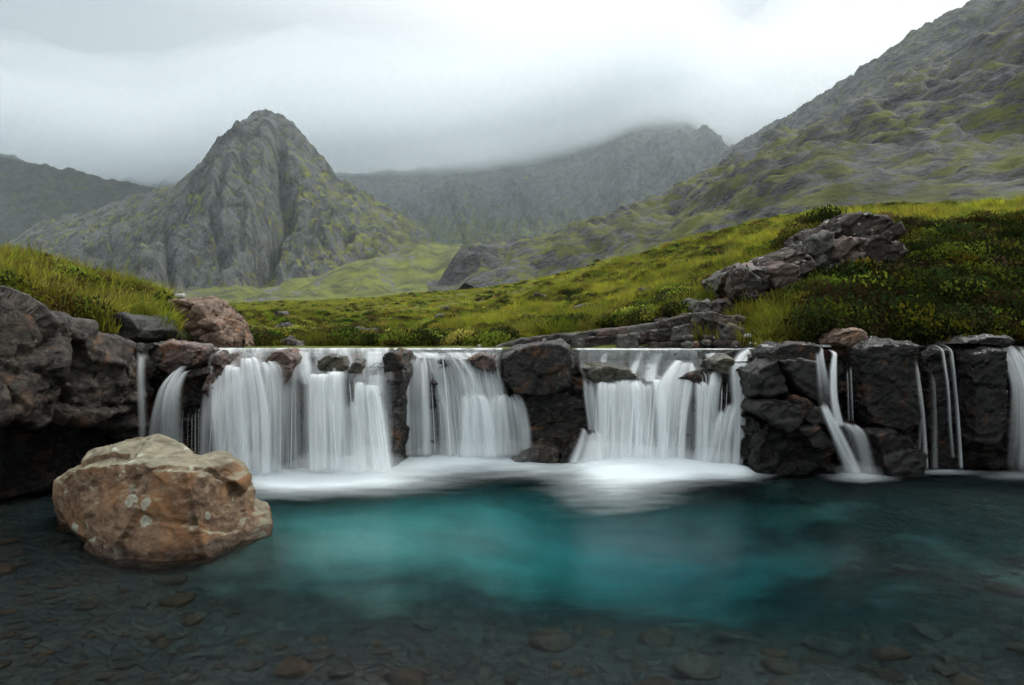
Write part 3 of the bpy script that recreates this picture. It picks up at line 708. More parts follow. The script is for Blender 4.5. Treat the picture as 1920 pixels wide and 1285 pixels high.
M_LIPRED = mat_rock('wet_red_lip_rock', (0.0315, 0.0154, 0.0112), (0.0910, 0.0434, 0.0294), (0.1680, 0.1260, 0.1050), (0.2, 0.4), rust=(0.22, 0.085, 0.035), rust_amt=0.3, spec=0.6)
M_OLIVE = mat_rock('algae_lip_rock', (0.0154, 0.0140, 0.0070), (0.0420, 0.0364, 0.0168), (0.0910, 0.0770, 0.0420), (0.2, 0.45), rust=(0.13, 0.06, 0.03), rust_amt=0.1, spec=0.6)
M_PEB = [mat_rock('pebble_brown', (0.0138, 0.0090, 0.0051), (0.0345, 0.0228, 0.0132), (0.0552, 0.0390, 0.0255), sc=2), mat_rock('pebble_grey', (0.0138, 0.0132, 0.0102), (0.0345, 0.0312, 0.0245), (0.0690, 0.0600, 0.0459), sc=2),
         mat_rock('pebble_rust', (0.0207, 0.0096, 0.0046), (0.0517, 0.0252, 0.0112), (0.0759, 0.0420, 0.0204), sc=2), mat_rock('pebble_pale', (0.0414, 0.0390, 0.0255), (0.0828, 0.0750, 0.0510), (0.1380, 0.1200, 0.0867), sc=2)]

def remeshed(hulls, voxel):
    """fuse convex hulls of world points into one closed surface; returns vertices, normals, triangles/quads"""
    import bmesh
    bm = bmesh.new()
    for h in hulls:
        b2 = bmesh.new()
        for p in h: b2.verts.new(p)
        r_ = bmesh.ops.convex_hull(b2, input=b2.verts)
        bmesh.ops.delete(b2, geom=[v for v in b2.verts if not v.link_faces], context='VERTS')
        tmp = bpy.data.meshes.new('tmp'); b2.to_mesh(tmp); b2.free()
        bm.from_mesh(tmp); bpy.data.meshes.remove(tmp)
    bmesh.ops.recalc_face_normals(bm, faces=bm.faces)
    me = bpy.data.meshes.new('tmp'); bm.to_mesh(me); bm.free()
    o = bpy.data.objects.new('tmp', me); COL.objects.link(o)
    md = o.modifiers.new('r', 'REMESH'); md.mode = 'VOXEL'; md.voxel_size = voxel; md.adaptivity = 0.0
    dg = bpy.context.evaluated_depsgraph_get(); ev = o.evaluated_get(dg); m2 = ev.to_mesh()
    n = len(m2.vertices); v = np.empty(n * 3, np.float32); m2.vertices.foreach_get('co', v)
    nr = np.empty(n * 3, np.float32); m2.vertex_normals.foreach_get('vector', nr)
    quads = np.array([p.vertices[:] for p in m2.polygons if len(p.vertices) == 4], np.int32).reshape(-1, 4)
    tris = np.array([p.vertices[:] for p in m2.polygons if len(p.vertices) == 3], np.int32).reshape(-1, 3)
    ev.to_mesh_clear(); bpy.data.objects.remove(o); bpy.data.meshes.remove(me)
    return v.reshape(-1, 3).astype(float), nr.reshape(-1, 3).astype(float), [quads, tris]

def rock_mesh(name, hulls, voxel, mat, seed=0, fac=(0.45, 0.05), fac2=(0.14, 0.012), nz=(0.6, 0.05), fine=0.012, crack=0.03, stretch=(0.8, 1, 1.7), lay=(0.5, 0.2), parent=None, origin='base'):
    v, nr, f = remeshed(hulls, voxel)
    st = np.array(stretch)
    q = v + 0.07 * np.stack([fbm(v[:, 0] * 1.5, v[:, 1] * 1.5, v[:, 2] * 1.5, o=2, seed=seed + 7 * i) for i in range(3)], 1)
    d = nz[1] * fbm(v[:, 0] / nz[0], v[:, 1] / nz[0], v[:, 2] / nz[0], o=4, seed=seed)
    q = rotl(q, *lay)
    fv, cr = facets(q, st / fac[0], seed + 11, 1.1); d = d + fac[1] * fv - crack * (1 - cr) ** 2
    if fac2: 
        fv, cr = facets(q, st / fac2[0], seed + 23); d = d + fac2[1] * fv - crack * 0.25 * (1 - cr) ** 2
    d = d + fine * fbm(v[:, 0] * 9, v[:, 1] * 9, v[:, 2] * 9, o=4, seed=seed + 31)
    v = v + nr * d[:, None]
    return mesh_np(name, v, f, mat, parent=parent, origin=origin)

def block(px, Yf, Yb, Ym=None, inset=0.90, push=(0, 0)):
    """a convex block whose outline (pixels of the photograph) lies at Ym, with a smaller front at Yf and a back at Yb"""
    Ym = Ym or Yf * 0.75 + Yb * 0.25
    cx = sum(p[0] for p in px) / len(px); cy_ = sum(p[1] for p in px) / len(px)
    out = [P(x, y, Ym) for x, y in px]
    out += [(lambda q: q)(P(cx + (x - cx) * inset + push[0], cy_ + (y - cy_) * inset + push[1], Ym)) for x, y in px]
    mid = out[:len(px)]
    front = [(a[0], a[1] - (Ym - Yf), a[2]) for a in out[len(px):]]
    back = [(a[0], a[1] + (Yb - Ym), a[2]) for a in mid]
    return mid + front + back

def rock(name, hulls, voxel, mat, label, cat='rock', group=None, **k):
    o = rock_mesh(name, hulls, voxel, mat, **k)
    return tag(o, label, cat, group)

# ---- foreground boulder
hero = [
    [(104, 905, 7.1), (102, 950, 7.05), (118, 975, 6.95), (168, 1002, 6.75), (212, 1030, 6.45), (228, 1088, 6.25), (300, 1100, 6.2), (400, 1085, 6.35), (470, 1010, 7.0), (480, 925, 7.3), (470, 893, 7.4), (436, 868, 7.2), (330, 872, 6.55),
     (215, 868, 6.75), (140, 880, 7.0), (350, 885, 6.42), (230, 1000, 6.38), (300, 850, 8.1), (160, 880, 8.0), (440, 860, 8.0), (300, 1090, 8.0), (125, 985, 8.0)],
    [(108, 950, 7.5), (112, 1070, 7.5), (160, 1085, 7.2), (235, 1100, 6.7), (235, 1010, 6.8), (150, 960, 7.4), (110, 960, 8.2), (112, 1050, 8.2), (240, 1080, 8)],
    [(150, 872, 7.1), (168, 853, 7.4), (212, 842, 7.4), (235, 820, 7.5), (262, 815, 7.5), (290, 818, 7.5), (318, 833, 7.4), (350, 845, 7.3), (300, 885, 6.7), (200, 880, 6.85), (380, 880, 6.9), (300, 840, 8.2), (200, 860, 8.1), (360, 900, 7.6)],
    [(378, 855, 7.35), (400, 850, 7.4), (428, 853, 7.4), (445, 878, 7.3), (465, 893, 7.3), (440, 905, 6.95), (380, 900, 6.8), (400, 860, 8.0), (460, 905, 8.0), (400, 960, 7.5), (474, 925, 7.3)],
    [(440, 958, 7.2), (478, 935, 7.5), (498, 943, 7.5), (507, 962, 7.3), (507, 1008, 7.1), (450, 1060, 6.75), (380, 1080, 6.5), (400, 975, 6.8), (500, 1030, 7.6), (430, 970, 7.9)],
]
v_ = [[P(*p) for p in h] for h in hero]
rock('boulder', v_, 0.017, M_TAN, 'large tan lichen-topped boulder standing in the turquoise pool', 'boulder', seed=5, fac=(1.25, 0.045), fac2=(0.34, 0.014), nz=(0.5, 0.025), fine=0.012, crack=0.012, lay=(-0.25, 0.1))

# ---- left rock mass beside the falls
Lm = empty('rock_mass', P(120, 900, 9.5)); tag(Lm, 'big overhanging dark rock mass left of the waterfalls', 'rock')
def lpart(h, name='rock_slab', mat=M_LEFT, seed=0, voxel=0.034, **k):
    kk = dict(fac=(0.95, 0.13), fac2=(0.30, 0.05), nz=(1.1, 0.08), fine=0.014, crack=0.04, lay=(-0.55, 0.3)); kk.update(k)
    return rock_mesh(name, [[P(*p) for p in q] for q in h], voxel, mat, seed=seed, parent=Lm, **kk)
lpart([[(-420, 560, 6.6), (-120, 548, 7.2), (10, 546, 7.9), (60, 585, 8.1), (130, 600, 8.8), (120, 700, 8.4), (90, 790, 8.6), (0, 790, 7.6), (-120, 800, 7.0), (-420, 800, 6.4), (-420, 555, 9.5), (10, 548, 10), (130, 600, 10.6), (90, 790, 10.4), (-420, 800, 9.5)]], seed=21)
lpart([[(60, 586, 8.5), (130, 606, 9.0), (200, 622, 9.5), (255, 645, 9.9), (262, 700, 9.7), (235, 770, 9.6), (160, 790, 9.1), (80, 780, 8.8), (100, 590, 11), (255, 640, 11.5), (240, 790, 11)],
       [(170, 720, 9.2), (250, 700, 9.75), (268, 760, 10.0), (240, 815, 10.2), (190, 800, 9.8), (250, 760, 11)]], seed=22)
lpart([[(-420, 700, 7.6), (-60, 760, 8.2), (60, 770, 9.2), (230, 790, 10.4), (250, 840, 10.6), (240, 1010, 10.6), (60, 1040, 9.6), (-60, 1100, 8.4), (-420, 1200, 7.3), (-420, 700, 10), (240, 790, 12), (240, 1010, 12)]], seed=23, mat=M_BLACK, fac=(0.6, 0.16))
lpart([[(255, 650, 10.2), (272, 655, 10.3), (285, 700, 10.35), (280, 800, 10.4), (262, 870, 10.3), (235, 900, 10.3), (230, 760, 10.1), (280, 690, 11.4), (240, 880, 11.2)]], seed=24, mat=M_CLIFF)

# ---- the cliff under the falls: one rough bedrock face with stepped lip
CT = [(-300, 9.2, 9.6, 1.7, 10.5, 1.9), (250, 10.5, 10.7, 1.4, 11.2, 1.80), (340, 10.35, 10.5, 1.45, 11.3, 1.80), (400, 10.35, 10.55, 1.50, 11.4, 1.80), (500, 10.3, 10.6, 1.55, 11.4, 1.80), (560, 10.4, 10.7, 1.55, 11.4, 1.80), (650, 10.35, 10.6, 1.50, 11.5, 1.80), (740, 10.5, 10.7, 1.62, 11.5, 1.80),
      (770, 11.2, 11.4, 1.70, 12.0, 1.80), (930, 11.55, 11.7, 1.66, 12.1, 1.80), (1000, 11.75, 11.9, 1.66, 12.2, 1.80), (1090, 11.45, 11.55, 1.35, 12.3, 1.80), (1230, 11.3, 11.45, 1.42, 12.2, 1.82), (1310, 11.2, 11.3, 1.42, 12.1, 1.84), (1400, 10.95, 11.1, 1.55, 11.9, 1.86),
      (1430, 10.75, 10.85, 1.75, 11.3, 1.90), (1560, 10.85, 10.95, 1.88, 11.4, 1.92), (1650, 10.75, 10.85, 1.92, 11.3, 1.94), (1720, 10.9, 11.0, 1.93, 11.4, 1.95), (1800, 10.85, 10.95, 1.93, 11.3, 1.95), (1870, 10.8, 10.9, 1.93, 11.3, 1.95), (2300, 10.7, 10.85, 1.93, 11.3, 1.95)]
def build_cliff():
    nu = 900; X = np.linspace(-8.5, 10.5, nu)
    key = 960 + X / 10.9 * FPX
    T = [np.interp(key, [c[0] for c in CT], [c[i] for c in CT]) for i in range(1, 6)]
    yb, yl, zl, yu, zu = T
    prof = [(yb - 0.35, -1.9 + 0 * X), (yb, 0 * X - 0.1), (yl, zl), (yu, zu), (yu + 2.0, zu - 0.15)]
    tpar = np.concatenate([np.linspace(0, 1, 40, endpoint=False), np.linspace(1, 2, 90, endpoint=False), np.linspace(2, 3, 44, endpoint=False), np.linspace(3, 4, 36)])
    YY = np.stack([np.interp(t_, range(5), [0] * 5) * 0 + sum(0 for _ in ()) + ((1 - (t_ % 1)) * prof[min(int(t_), 3)][0] + (t_ % 1) * prof[min(int(t_), 3) + 1][0] if t_ < 4 else prof[4][0]) for t_ in tpar])
    ZZ = np.stack([((1 - (t_ % 1)) * prof[min(int(t_), 3)][1] + (t_ % 1) * prof[min(int(t_), 3) + 1][1] if t_ < 4 else prof[4][1]) for t_ in tpar])
    XX = np.repeat(X[None], len(tpar), 0)
    # smooth profile corner a little, then displace
    p = np.stack([XX, YY, ZZ], -1).reshape(-1, 3)
    sh = XX.shape
    q = rotl(p, 0.08, 0.0) + 0.06 * np.stack([fbm(p[:, 0] * 1.4, p[:, 1] * 1.4, p[:, 2] * 1.4, o=2, seed=700 + i) for i in range(3)], 1)
    f1, c1 = facets(q, np.array([1 / 0.62, 1 / 0.5, 1 / 0.30]), 710, 1.1); f2, c2 = facets(q, np.array([1 / 0.2, 1 / 0.17, 1 / 0.11]), 720, 1.2)
    d = 0.15 * f1 + 0.045 * f2 + 0.09 * fbm(p[:, 0] / 0.9, p[:, 1] / 0.9, p[:, 2] / 0.9, o=4, seed=731) + 0.02 * fbm(p[:, 0] * 7, p[:, 1] * 7, p[:, 2] * 7, o=4, seed=741) - 0.05 * (1 - c1) ** 2 - 0.012 * (1 - c2) ** 2
    d = d.reshape(sh)
    tt = np.repeat(tpar[:, None], nu, 1)
    wface = sstep(0, 0.6, tt) * sstep(2.35, 1.9, tt); wtop = 1 - wface
    YY = YY - d * (0.25 + 0.75 * wface)
    ZZ = ZZ + d * (0.15 + 0.35 * np.clip(wtop, 0, 1)) * sstep(3.1, 2.6, tt)
    slick = sstep(1.75, 1.95, tt) * sstep(1430, 1380, np.repeat(key[None], len(tpar), 0))
    o = mesh_np('cliff', np.stack([XX, YY, ZZ], -1).reshape(-1, 3), grid_faces(nu, len(tpar)), M_CLIFF, attrs={'slick': slick.ravel()})
    tag(o, 'dark wet bedrock step that the waterfalls drop over', 'cliff', kind='structure')
build_cliff()

# ---- rocks on and below the lip (each its own thing)
def R1(name, px, Yf, Yb, mat, label, seed, voxel=0.02, group=None, cat='rock', **k):
    kk = dict(fac=(0.35, 0.04), fac2=(0.12, 0.01), nz=(0.4, 0.03), fine=0.01, crack=0.02); kk.update(k)
    hs = px if isinstance(px[0], list) else [px]
    return rock(name, [block(h, Yf, Yb) for h in hs], voxel, mat, label, cat, group, seed=seed, **kk)
R1('rock', [(938, 668), (965, 652), (1000, 645), (1050, 640), (1070, 650), (1078, 690), (1068, 725), (1020, 745), (965, 738), (940, 705)], 11.15, 12.4, M_CLIFF, 'dark square-topped rock standing between the two main waterfalls', 61, voxel=0.024, fac=(0.6, 0.035))
R1('rock', [(985, 735), (1060, 728), (1100, 745), (1108, 800), (1098, 880), (1000, 890), (975, 840), (970, 780)], 11.45, 12.5, M_CLIFF, 'rough brown rock column under the rock between the waterfalls', 62, voxel=0.024)
R1('rock', [(962, 862), (985, 835), (1020, 828), (1048, 842), (1052, 880), (1000, 890), (970, 885)], 11.0, 11.7, M_LEFT, 'low brown stone at the foot of the middle rock column', 63)
R1('rock', [(1042, 880), (1050, 845), (1085, 815), (1118, 806), (1122, 850), (1110, 885)], 10.95, 11.7, M_CLIFF, 'slanting wet stone left of the right waterfall foot', 64)
R1('rock', [(300, 652), (328, 641), (372, 645), (384, 656), (372, 678), (345, 695), (332, 706), (312, 690)], 10.35, 11.2, M_LIPRED, 'orange-red wet rock on the lip above the arching waterfall', 65, fine=0.006)
R1('rock', [(276, 648), (300, 640), (320, 646), (322, 662), (308, 686), (290, 690), (275, 668)], 10.3, 11.1, M_LEFT, 'grey angular rock on the lip beside the orange-red rock', 66)
R1('rock', [(340, 705), (362, 688), (385, 693), (408, 712), (402, 742), (385, 790), (362, 880), (300, 895), (290, 850), (320, 780)], 10.5, 11.3, M_BLACK, 'black rock wedge behind the arching waterfall', 67)
R1('rock', [(398, 700), (408, 672), (424, 662), (428, 700), (418, 742), (400, 752), (388, 735)], 10.25, 11.0, M_LIPRED, 'narrow reddish wet rock left of the first cascade', 68, voxel=0.016)
R1('rock', [(502, 676), (518, 658), (540, 655), (556, 672), (552, 700), (538, 722), (520, 712), (508, 700)], 10.35, 11.2, M_LIPRED, 'rounded red rock splitting the left waterfall at its lip', 69, voxel=0.016, fine=0.005, fac=(0.5, 0.02))
R1('rock', [(722, 668), (738, 656), (760, 660), (764, 700), (757, 740), (745, 760), (728, 742), (722, 700)], 10.5, 11.6, M_CLIFF, 'dark upright rock splitting the two left waterfalls', 70, voxel=0.018)
R1('rock', [(600, 676), (622, 664), (650, 668), (658, 690), (640, 700), (608, 698)], 10.55, 11.3, M_OLIVE, 'olive wet rock inside the upper left cascade', 71, voxel=0.018)
R1('rock', [(655, 690), (668, 672), (684, 676), (690, 715), (680, 742), (662, 738)], 10.5, 11.2, M_OLIVE, 'narrow brown wet rock beside the olive cascade rock', 72, voxel=0.018)
R1('rock', [(880, 672), (900, 663), (928, 667), (934, 690), (915, 700), (892, 690)], 11.35, 12.1, M_LIPRED, 'small red wet rock at the lip left of the middle rock', 73, voxel=0.018)
R1('rock', [(1090, 690), (1130, 684), (1180, 690), (1200, 706), (1160, 716), (1110, 716)], 11.35, 12.0, M_OLIVE, 'olive algae-covered ledge rock above the right waterfall', 74, voxel=0.02, fine=0.005)
R1('rock', [(1330, 678), (1352, 668), (1372, 672), (1372, 700), (1355, 706), (1335, 700)], 11.0, 11.7, M_OLIVE, 'wet olive rock under the right end of the lip', 75, voxel=0.02)
R1('boulder', [(1556, 643), (1559, 627), (1576, 617), (1602, 617), (1618, 626), (1622, 640), (1606, 650), (1572, 652)], 10.75, 11.4, M_RED, 'small pinkish boulder with pale end perched on the dark cliff', 76, voxel=0.014, cat='boulder', fine=0.006)

# ---- black blocks of the right-hand cliff
Cr = empty('basalt_outcrop', P(1650, 888, 10.6)); tag(Cr, 'black blocky rock face right of the waterfalls', 'rock')
def cpart(px, Yf, Yb, mat, seed, voxel=0.024, name='block', **k):
    kk = dict(fac=(0.5, 0.03), fac2=(0.14, 0.012), nz=(0.5, 0.03), fine=0.012, crack=0.02); kk.update(k)
    hs = px if isinstance(px[0], list) else [px]
    return rock_mesh(name, [block(h, Yf, Yb) for h in hs], voxel, mat, seed=seed, parent=Cr, **kk)
cpart([(1436, 660), (1452, 648), (1480, 642), (1532, 646), (1540, 672), (1500, 680), (1445, 688)], 10.45, 11.3, M_CLIFF, 81)
cpart([(1452, 674), (1490, 668), (1530, 674), (1538, 720), (1532, 762), (1508, 748), (1478, 716)], 10.30, 11.0, M_SLAB, 82, fac=(0.9, 0.02), fine=0.006)
cpart([(1405, 700), (1425, 684), (1452, 672), (1470, 700), (1478, 738), (1440, 748), (1408, 742)], 10.35, 11.0, M_SLAB, 83, fac=(0.8, 0.03))
cpart([(1404, 768), (1415, 752), (1450, 745), (1492, 756), (1502, 790), (1474, 812), (1440, 792)], 10.20, 11.0, M_SLAB, 84, fac=(0.8, 0.03))
cpart([(1470, 735), (1500, 745), (1540, 765), (1560, 790), (1520, 800), (1488, 782)], 10.25, 11.0, M_CLIFF, 85)
cpart([(1405, 780), (1445, 795), (1500, 800), (1560, 835), (1568, 892), (1480, 905), (1404, 900), (1400, 830)], 10.35, 11.2, M_BLACK, 86, fac=(0.28, 0.08))
cpart([(1492, 802), (1528, 794), (1556, 820), (1562, 836), (1540, 845), (1512, 838)], 10.15, 10.9, M_SLAB, 87, voxel=0.02)
cpart([(1594, 650), (1612, 640), (1660, 636), (1708, 640), (1716, 700), (1712, 800), (1680, 812), (1620, 800), (1600, 760)], 10.35, 11.4, M_BLACK, 88, fac=(0.7, 0.03), fac2=(0.1, 0.018), stretch=(1, 1, 1.5), lay=(0.05, 0.0))
cpart([(1620, 808), (1668, 800), (1700, 822), (1722, 850), (1720, 900), (1665, 905), (1640, 870)], 10.15, 11.1, M_SLAB, 89, fac=(0.6, 0.04))
cpart([(1562, 800), (1600, 790), (1640, 830), (1660, 900), (1570, 905)], 10.3, 11.1, M_BLACK, 90)
cpart([(1804, 658), (1835, 648), (1872, 650), (1876, 730), (1870, 800), (1858, 838), (1808, 835)], 10.35, 11.3, M_BLACK, 91, fac=(0.6, 0.04), fac2=(0.1, 0.018))
cpart([(1780, 645), (1800, 634), (1860, 630), (1880, 640), (1860, 652)], 10.5, 11.6, M_SLAB, 92, voxel=0.02)
cpart([(1722, 660), (1745, 645), (1790, 648), (1800, 700), (1795, 905), (1735, 905), (1722, 760)], 10.7, 11.5, M_BLACK, 93, fac=(0.4, 0.06))
cpart([(1870, 655), (1990, 648), (2080, 640), (2085, 905), (1900, 905), (1880, 800)], 10.75, 11.6, M_BLACK, 94, fac=(0.6, 0.07))
cpart([(1990, 648), (2100, 630), (2250, 640), (2260, 905), (2000, 905)], 10.2, 11.6, M_BLACK, 95, fac=(0.6, 0.07))

# ---- low rock ledge beyond the upper stream
Lg = empty('rock_ledge', P(1160, 655, 13.2)); tag(Lg, 'low jointed rock ledge along the far side of the upper stream', 'rock')
xs_ = [928, 985, 1032, 1062, 1108, 1140, 1185, 1212, 1246, 1288, 1310, 1352, 1390, 1440]
rg = random.Random(3)
def ltop(x): return interp(x, [(920, 652), (960, 643), (1000, 633), (1060, 626), (1120, 620), (1180, 614), (1240, 603), (1290, 592), (1320, 578), (1360, 592), (1440, 604)])
def slab(px0, px1, ta, tb, ba, bb, Yf, mt, sd):
    px = [(px0 - 2, ta), (px1 + 2, tb), (px1 + 2, bb), (px0 - 2, ba)]
    rock_mesh('block', [block(px, Yf, Yf + 1.4, Ym=Yf + 0.03, inset=0.985)], 0.022, mt, seed=sd, fac=(0.5, 0.035), fac2=(0.15, 0.014), nz=(0.5, 0.015), fine=0.008, crack=0.02, lay=(0.1, 0), parent=Lg)
edge = [928, 1000, 1052, 1120, 1178, 1246, 1300, 1340, 1392]
for i, (a, b) in enumerate(zip(edge[:-1], edge[1:])):            # long thin cap slabs
    Yf = 14.2 - (a - 928) / 512 * 1.5 + rg.uniform(-.1, .1)
    ta, tb = float(ltop(a)), float(ltop(b)); th = 9 + (a - 928) / 40
    slab(a, b, ta + rg.uniform(-1, 1), tb + rg.uniform(-1, 1), ta + th, tb + th, Yf, [M_GREY, M_OUT, M_GREY, M_OUTPINK][i % 4], 800 + i * 3)
edge = [930, 972, 1010, 1040, 1075, 1100, 1138, 1160, 1196, 1222, 1262, 1290, 1318, 1350, 1395]
for i, (a, b) in enumerate(zip(edge[:-1], edge[1:])):            # the blocks under them
    Yf = 14.1 - (a - 928) / 512 * 1.5 + rg.uniform(-.16, .06)
    ta, tb = float(ltop(a)) + 7 + (a - 928) / 40, float(ltop(b)) + 7 + (b - 928) / 40; k = rg.uniform(-3, 4)
    if a > 1180:
        m_ = (ta + 664) / 2 + rg.uniform(-4, 4)
        slab(a, b, ta, tb, m_, m_, Yf, [M_LEFT, M_GREY, M_OUT][i % 3], 850 + i * 3); slab(a + k, b + k, m_, m_, 664, 664, Yf - 0.12, [M_OUT, M_LEFT, M_GREY][i % 3], 880 + i * 3)
    else: slab(a, b, ta, tb, 664, 664, Yf, [M_LEFT, M_GREY, M_OUT][i % 3], 850 + i * 3)

# ---- outcrop in the heathery right bank
Oc = empty('rock_outcrop', P(1530, 590, 15)); tag(Oc, 'lichen-spotted brown rock outcrop in the heathery right bank', 'rock')
for i, (px, Yf, Yb, mt) in enumerate([
    ([(1563, 436), (1574, 414), (1592, 403), (1626, 402), (1664, 410), (1686, 428), (1684, 455), (1650, 470), (1590, 468)], 16.2, 18.5, M_OUT),
    ([(1600, 455), (1640, 445), (1690, 452), (1696, 475), (1675, 500), (1640, 506), (1605, 498)], 15.7, 17.8, M_OUT),
    ([(1552, 462), (1580, 444), (1614, 452), (1616, 488), (1600, 500), (1584, 506), (1558, 494)], 15.2, 17.2, M_OUTPINK),
    ([(1506, 470), (1518, 450), (1545, 440), (1560, 456), (1560, 500), (1552, 518), (1522, 516), (1508, 498)], 15.3, 17.0, M_GREY),
    ([(1436, 502), (1452, 484), (1484, 468), (1512, 466), (1520, 500), (1508, 524), (1480, 540), (1446, 530)], 14.8, 16.8, M_OUT),
    ([(1436, 506), (1462, 496), (1492, 500), (1498, 520), (1494, 545), (1478, 556), (1448, 546), (1438, 526)], 14.3, 15.6, M_OUTPINK),
    ([(1374, 512), (1398, 498), (1434, 504), (1442, 530), (1440, 556), (1420, 566), (1386, 566), (1374, 545)], 14.35, 16.0, M_LEFT),
    ([(1410, 568), (1420, 554), (1444, 548), (1448, 574), (1436, 588), (1412, 596)], 13.9, 14.9, M_GREY),
    ([(1330, 590), (1345, 568), (1372, 560), (1392, 575), (1388, 612), (1345, 618)], 13.6, 15.0, M_LEFT),
    ([(1296, 580), (1306, 562), (1326, 566), (1330, 592), (1318, 622), (1300, 618)], 13.5, 14.6, M_GREY),
]):
    if i < 7: Yf -= 0.9
    rock_mesh('rock_slab', [block(px, Yf, Yb, Ym=Yf + 0.25, inset=0.92)], 0.03, mt, seed=900 + i * 5, fac=(0.5, 0.10), fac2=(0.18, 0.03), nz=(0.6, 0.04), fine=0.015, crack=0.05, parent=Oc)

# ---- rocks of the left bank and the far shore
rock('boulder', [block([(318, 585), (330, 562), (362, 560), (388, 566), (410, 590), (424, 618), (436, 650), (430, 672), (330, 672), (322, 630)], 12.6, 14.4),
                 block([(380, 602), (402, 596), (424, 608), (434, 640), (428, 664), (396, 662), (380, 630)], 12.3, 13.4)], 0.024, M_RED, 'large pink-brown cracked boulder on the left bank of the upper stream', 'boulder', seed=101, fac=(0.55, 0.09), fac2=(0.2, 0.03), crack=0.05)
rock('boulder', [block([(402, 572), (424, 590), (438, 620), (448, 652), (446, 672), (432, 672), (424, 625), (404, 592)], 13.0, 14.2)], 0.024, M_RED, 'thin leaning rock against the back of the cracked boulder', 'boulder', seed=102)
rock('boulder', [block([(216, 612), (226, 595), (248, 588), (270, 598), (284, 618), (280, 636), (258, 644), (230, 632)], 10.6, 11.9)], 0.02, M_SLAB, 'smooth dark grey boulder lying in the grass of the left bank', 'boulder', seed=103, fac=(0.6, 0.02), fac2=None, fine=0.005, crack=0.01)
for i, (px, Y, mt, lb) in enumerate([
    ([(516, 662), (528, 640), (545, 632), (560, 640), (574, 662)], 14.6, M_GREY, 'pale grey pointed rock on the far shore of the upper stream'),
    ([(478, 662), (486, 641), (502, 636), (520, 644), (524, 662)], 14.9, M_RED, 'brown rock beside the pale pointed rock on the shore'),
    ([(446, 662), (452, 642), (462, 640), (476, 650), (482, 662)], 14.3, M_GREY, 'small grey rock right of the cracked boulder'),
    ([(498, 636), (510, 616), (530, 606), (552, 614), (560, 634), (540, 644)], 18.0, M_CLIFF, 'dark humped rock in the heather above the shore'),
    ([(455, 630), (470, 612), (492, 614), (500, 634), (480, 642)], 18.5, M_CLIFF, 'dark rock left of the humped rock in the heather'),
    ([(730, 662), (740, 644), (752, 635), (766, 642), (772, 662)], 15.2, M_GREY, 'grey rock with a pale top on the middle of the far shore'),
    ([(690, 658), (694, 642), (706, 636), (716, 644), (720, 658)], 16.0, M_LEFT, 'small dark rock left of the middle shore rock'),
    ([(790, 660), (800, 648), (822, 646), (836, 660)], 15.0, M_LEFT, 'flat dark rock on the shore by the stream'),
    ([(850, 660), (860, 650), (884, 648), (900, 660)], 14.8, M_RED, 'flat reddish rock at the water edge left of the ledge'),
    ([(884, 630), (892, 617), (910, 613), (922, 622), (920, 634)], 24.0, M_GREY, 'grey rock in the grass above the ledge'),
    ([(570, 654), (576, 644), (590, 641), (602, 646), (606, 656)], 16.5, M_LEFT, 'small brown rock right of the pale pointed rock'),
    ([(630, 655), (638, 645), (655, 644), (664, 655)], 16.5, M_GREY, 'low grey rock between clumps of heather on the shore'),
]):
    rock('rock', [block(px, Y, Y + (px[-1][0] - px[0][0]) / FPX * Y * 0.9, inset=0.75)], 0.026, mt, lb, seed=110 + i * 3, fac=(0.4, 0.05), fac2=(0.14, 0.015))
rb = random.Random(31)
for i in range(34):
    a = rb.uniform(1285, 1450); b = rb.uniform(592, 652); Y = 13.9 - (b - 590) / 62 * 1.5 + 0.05
    r_ = rb.uniform(4, 11)
    px = [(a + r_ * rb.uniform(.7, 1.3) * math.cos(t), b + r_ * 0.7 * rb.uniform(.7, 1.3) * math.sin(t)) for t in np.linspace(0, 6.28, 8)[:-1]]
    o = rock_mesh('rock', [block(px, Y - 0.1, Y + 0.3, inset=0.8)], 0.02, [M_OUT, M_LEFT, M_GREY, M_CLIFF][i % 4], seed=400 + i, fac=(0.2, 0.03), fac2=None, nz=(0.2, 0.02), fine=0.006, crack=0.01)
    tag(o, 'small broken rock lying in the turf between the ledge and the outcrop', 'rock', 'broken rocks strewn below the outcrop')
for i in range(26):
    Y = rb.uniform(17, 55); a = rb.uniform(440, 1350); x_ = (a - 960) / FPX * Y; z_ = float(moor_z(np.array([x_]), np.array([Y]))[0]); r_ = rb.uniform(.16, .42)
    if z_ < 1.95: continue
    h = [(x_ + r_ * math.cos(t) * rb.uniform(.7, 1.2), Y + r_ * .8 * math.sin(t) * rb.uniform(.7, 1.2), z_ + (q_ - .25) * r_ * 1.5) for t in np.linspace(0, 6.28, 7)[:-1] for q_ in (0, rb.uniform(.5, 1))]
    o = rock_mesh('rock', [h], 0.05, [M_GREY, M_LEFT, M_OUT][i % 3], seed=500 + i, fac=(0.3, 0.04), fac2=None, nz=(0.3, 0.03), fine=0.008, crack=0.01)
    tag(o, 'half-buried rock among the grass and heather of the open moor', 'rock', 'rocks scattered over the moor')
rw = random.Random(12)
WH = [(1465, 487, 15.2), (1642, 585, 13.0), (1650, 606, 12.6), (1386, 604, 13.6), (1512, 604, 12.9), (1580, 598, 13.0), (1700, 612, 12.5), (1296, 570, 14.3), (1404, 660 - 30, 12.6), (1478, 610, 13.0), (1622, 560, 13.6), (900, 650, 14.6), (820, 625, 24), (1190, 560, 26), (335, 555, 13.2)]
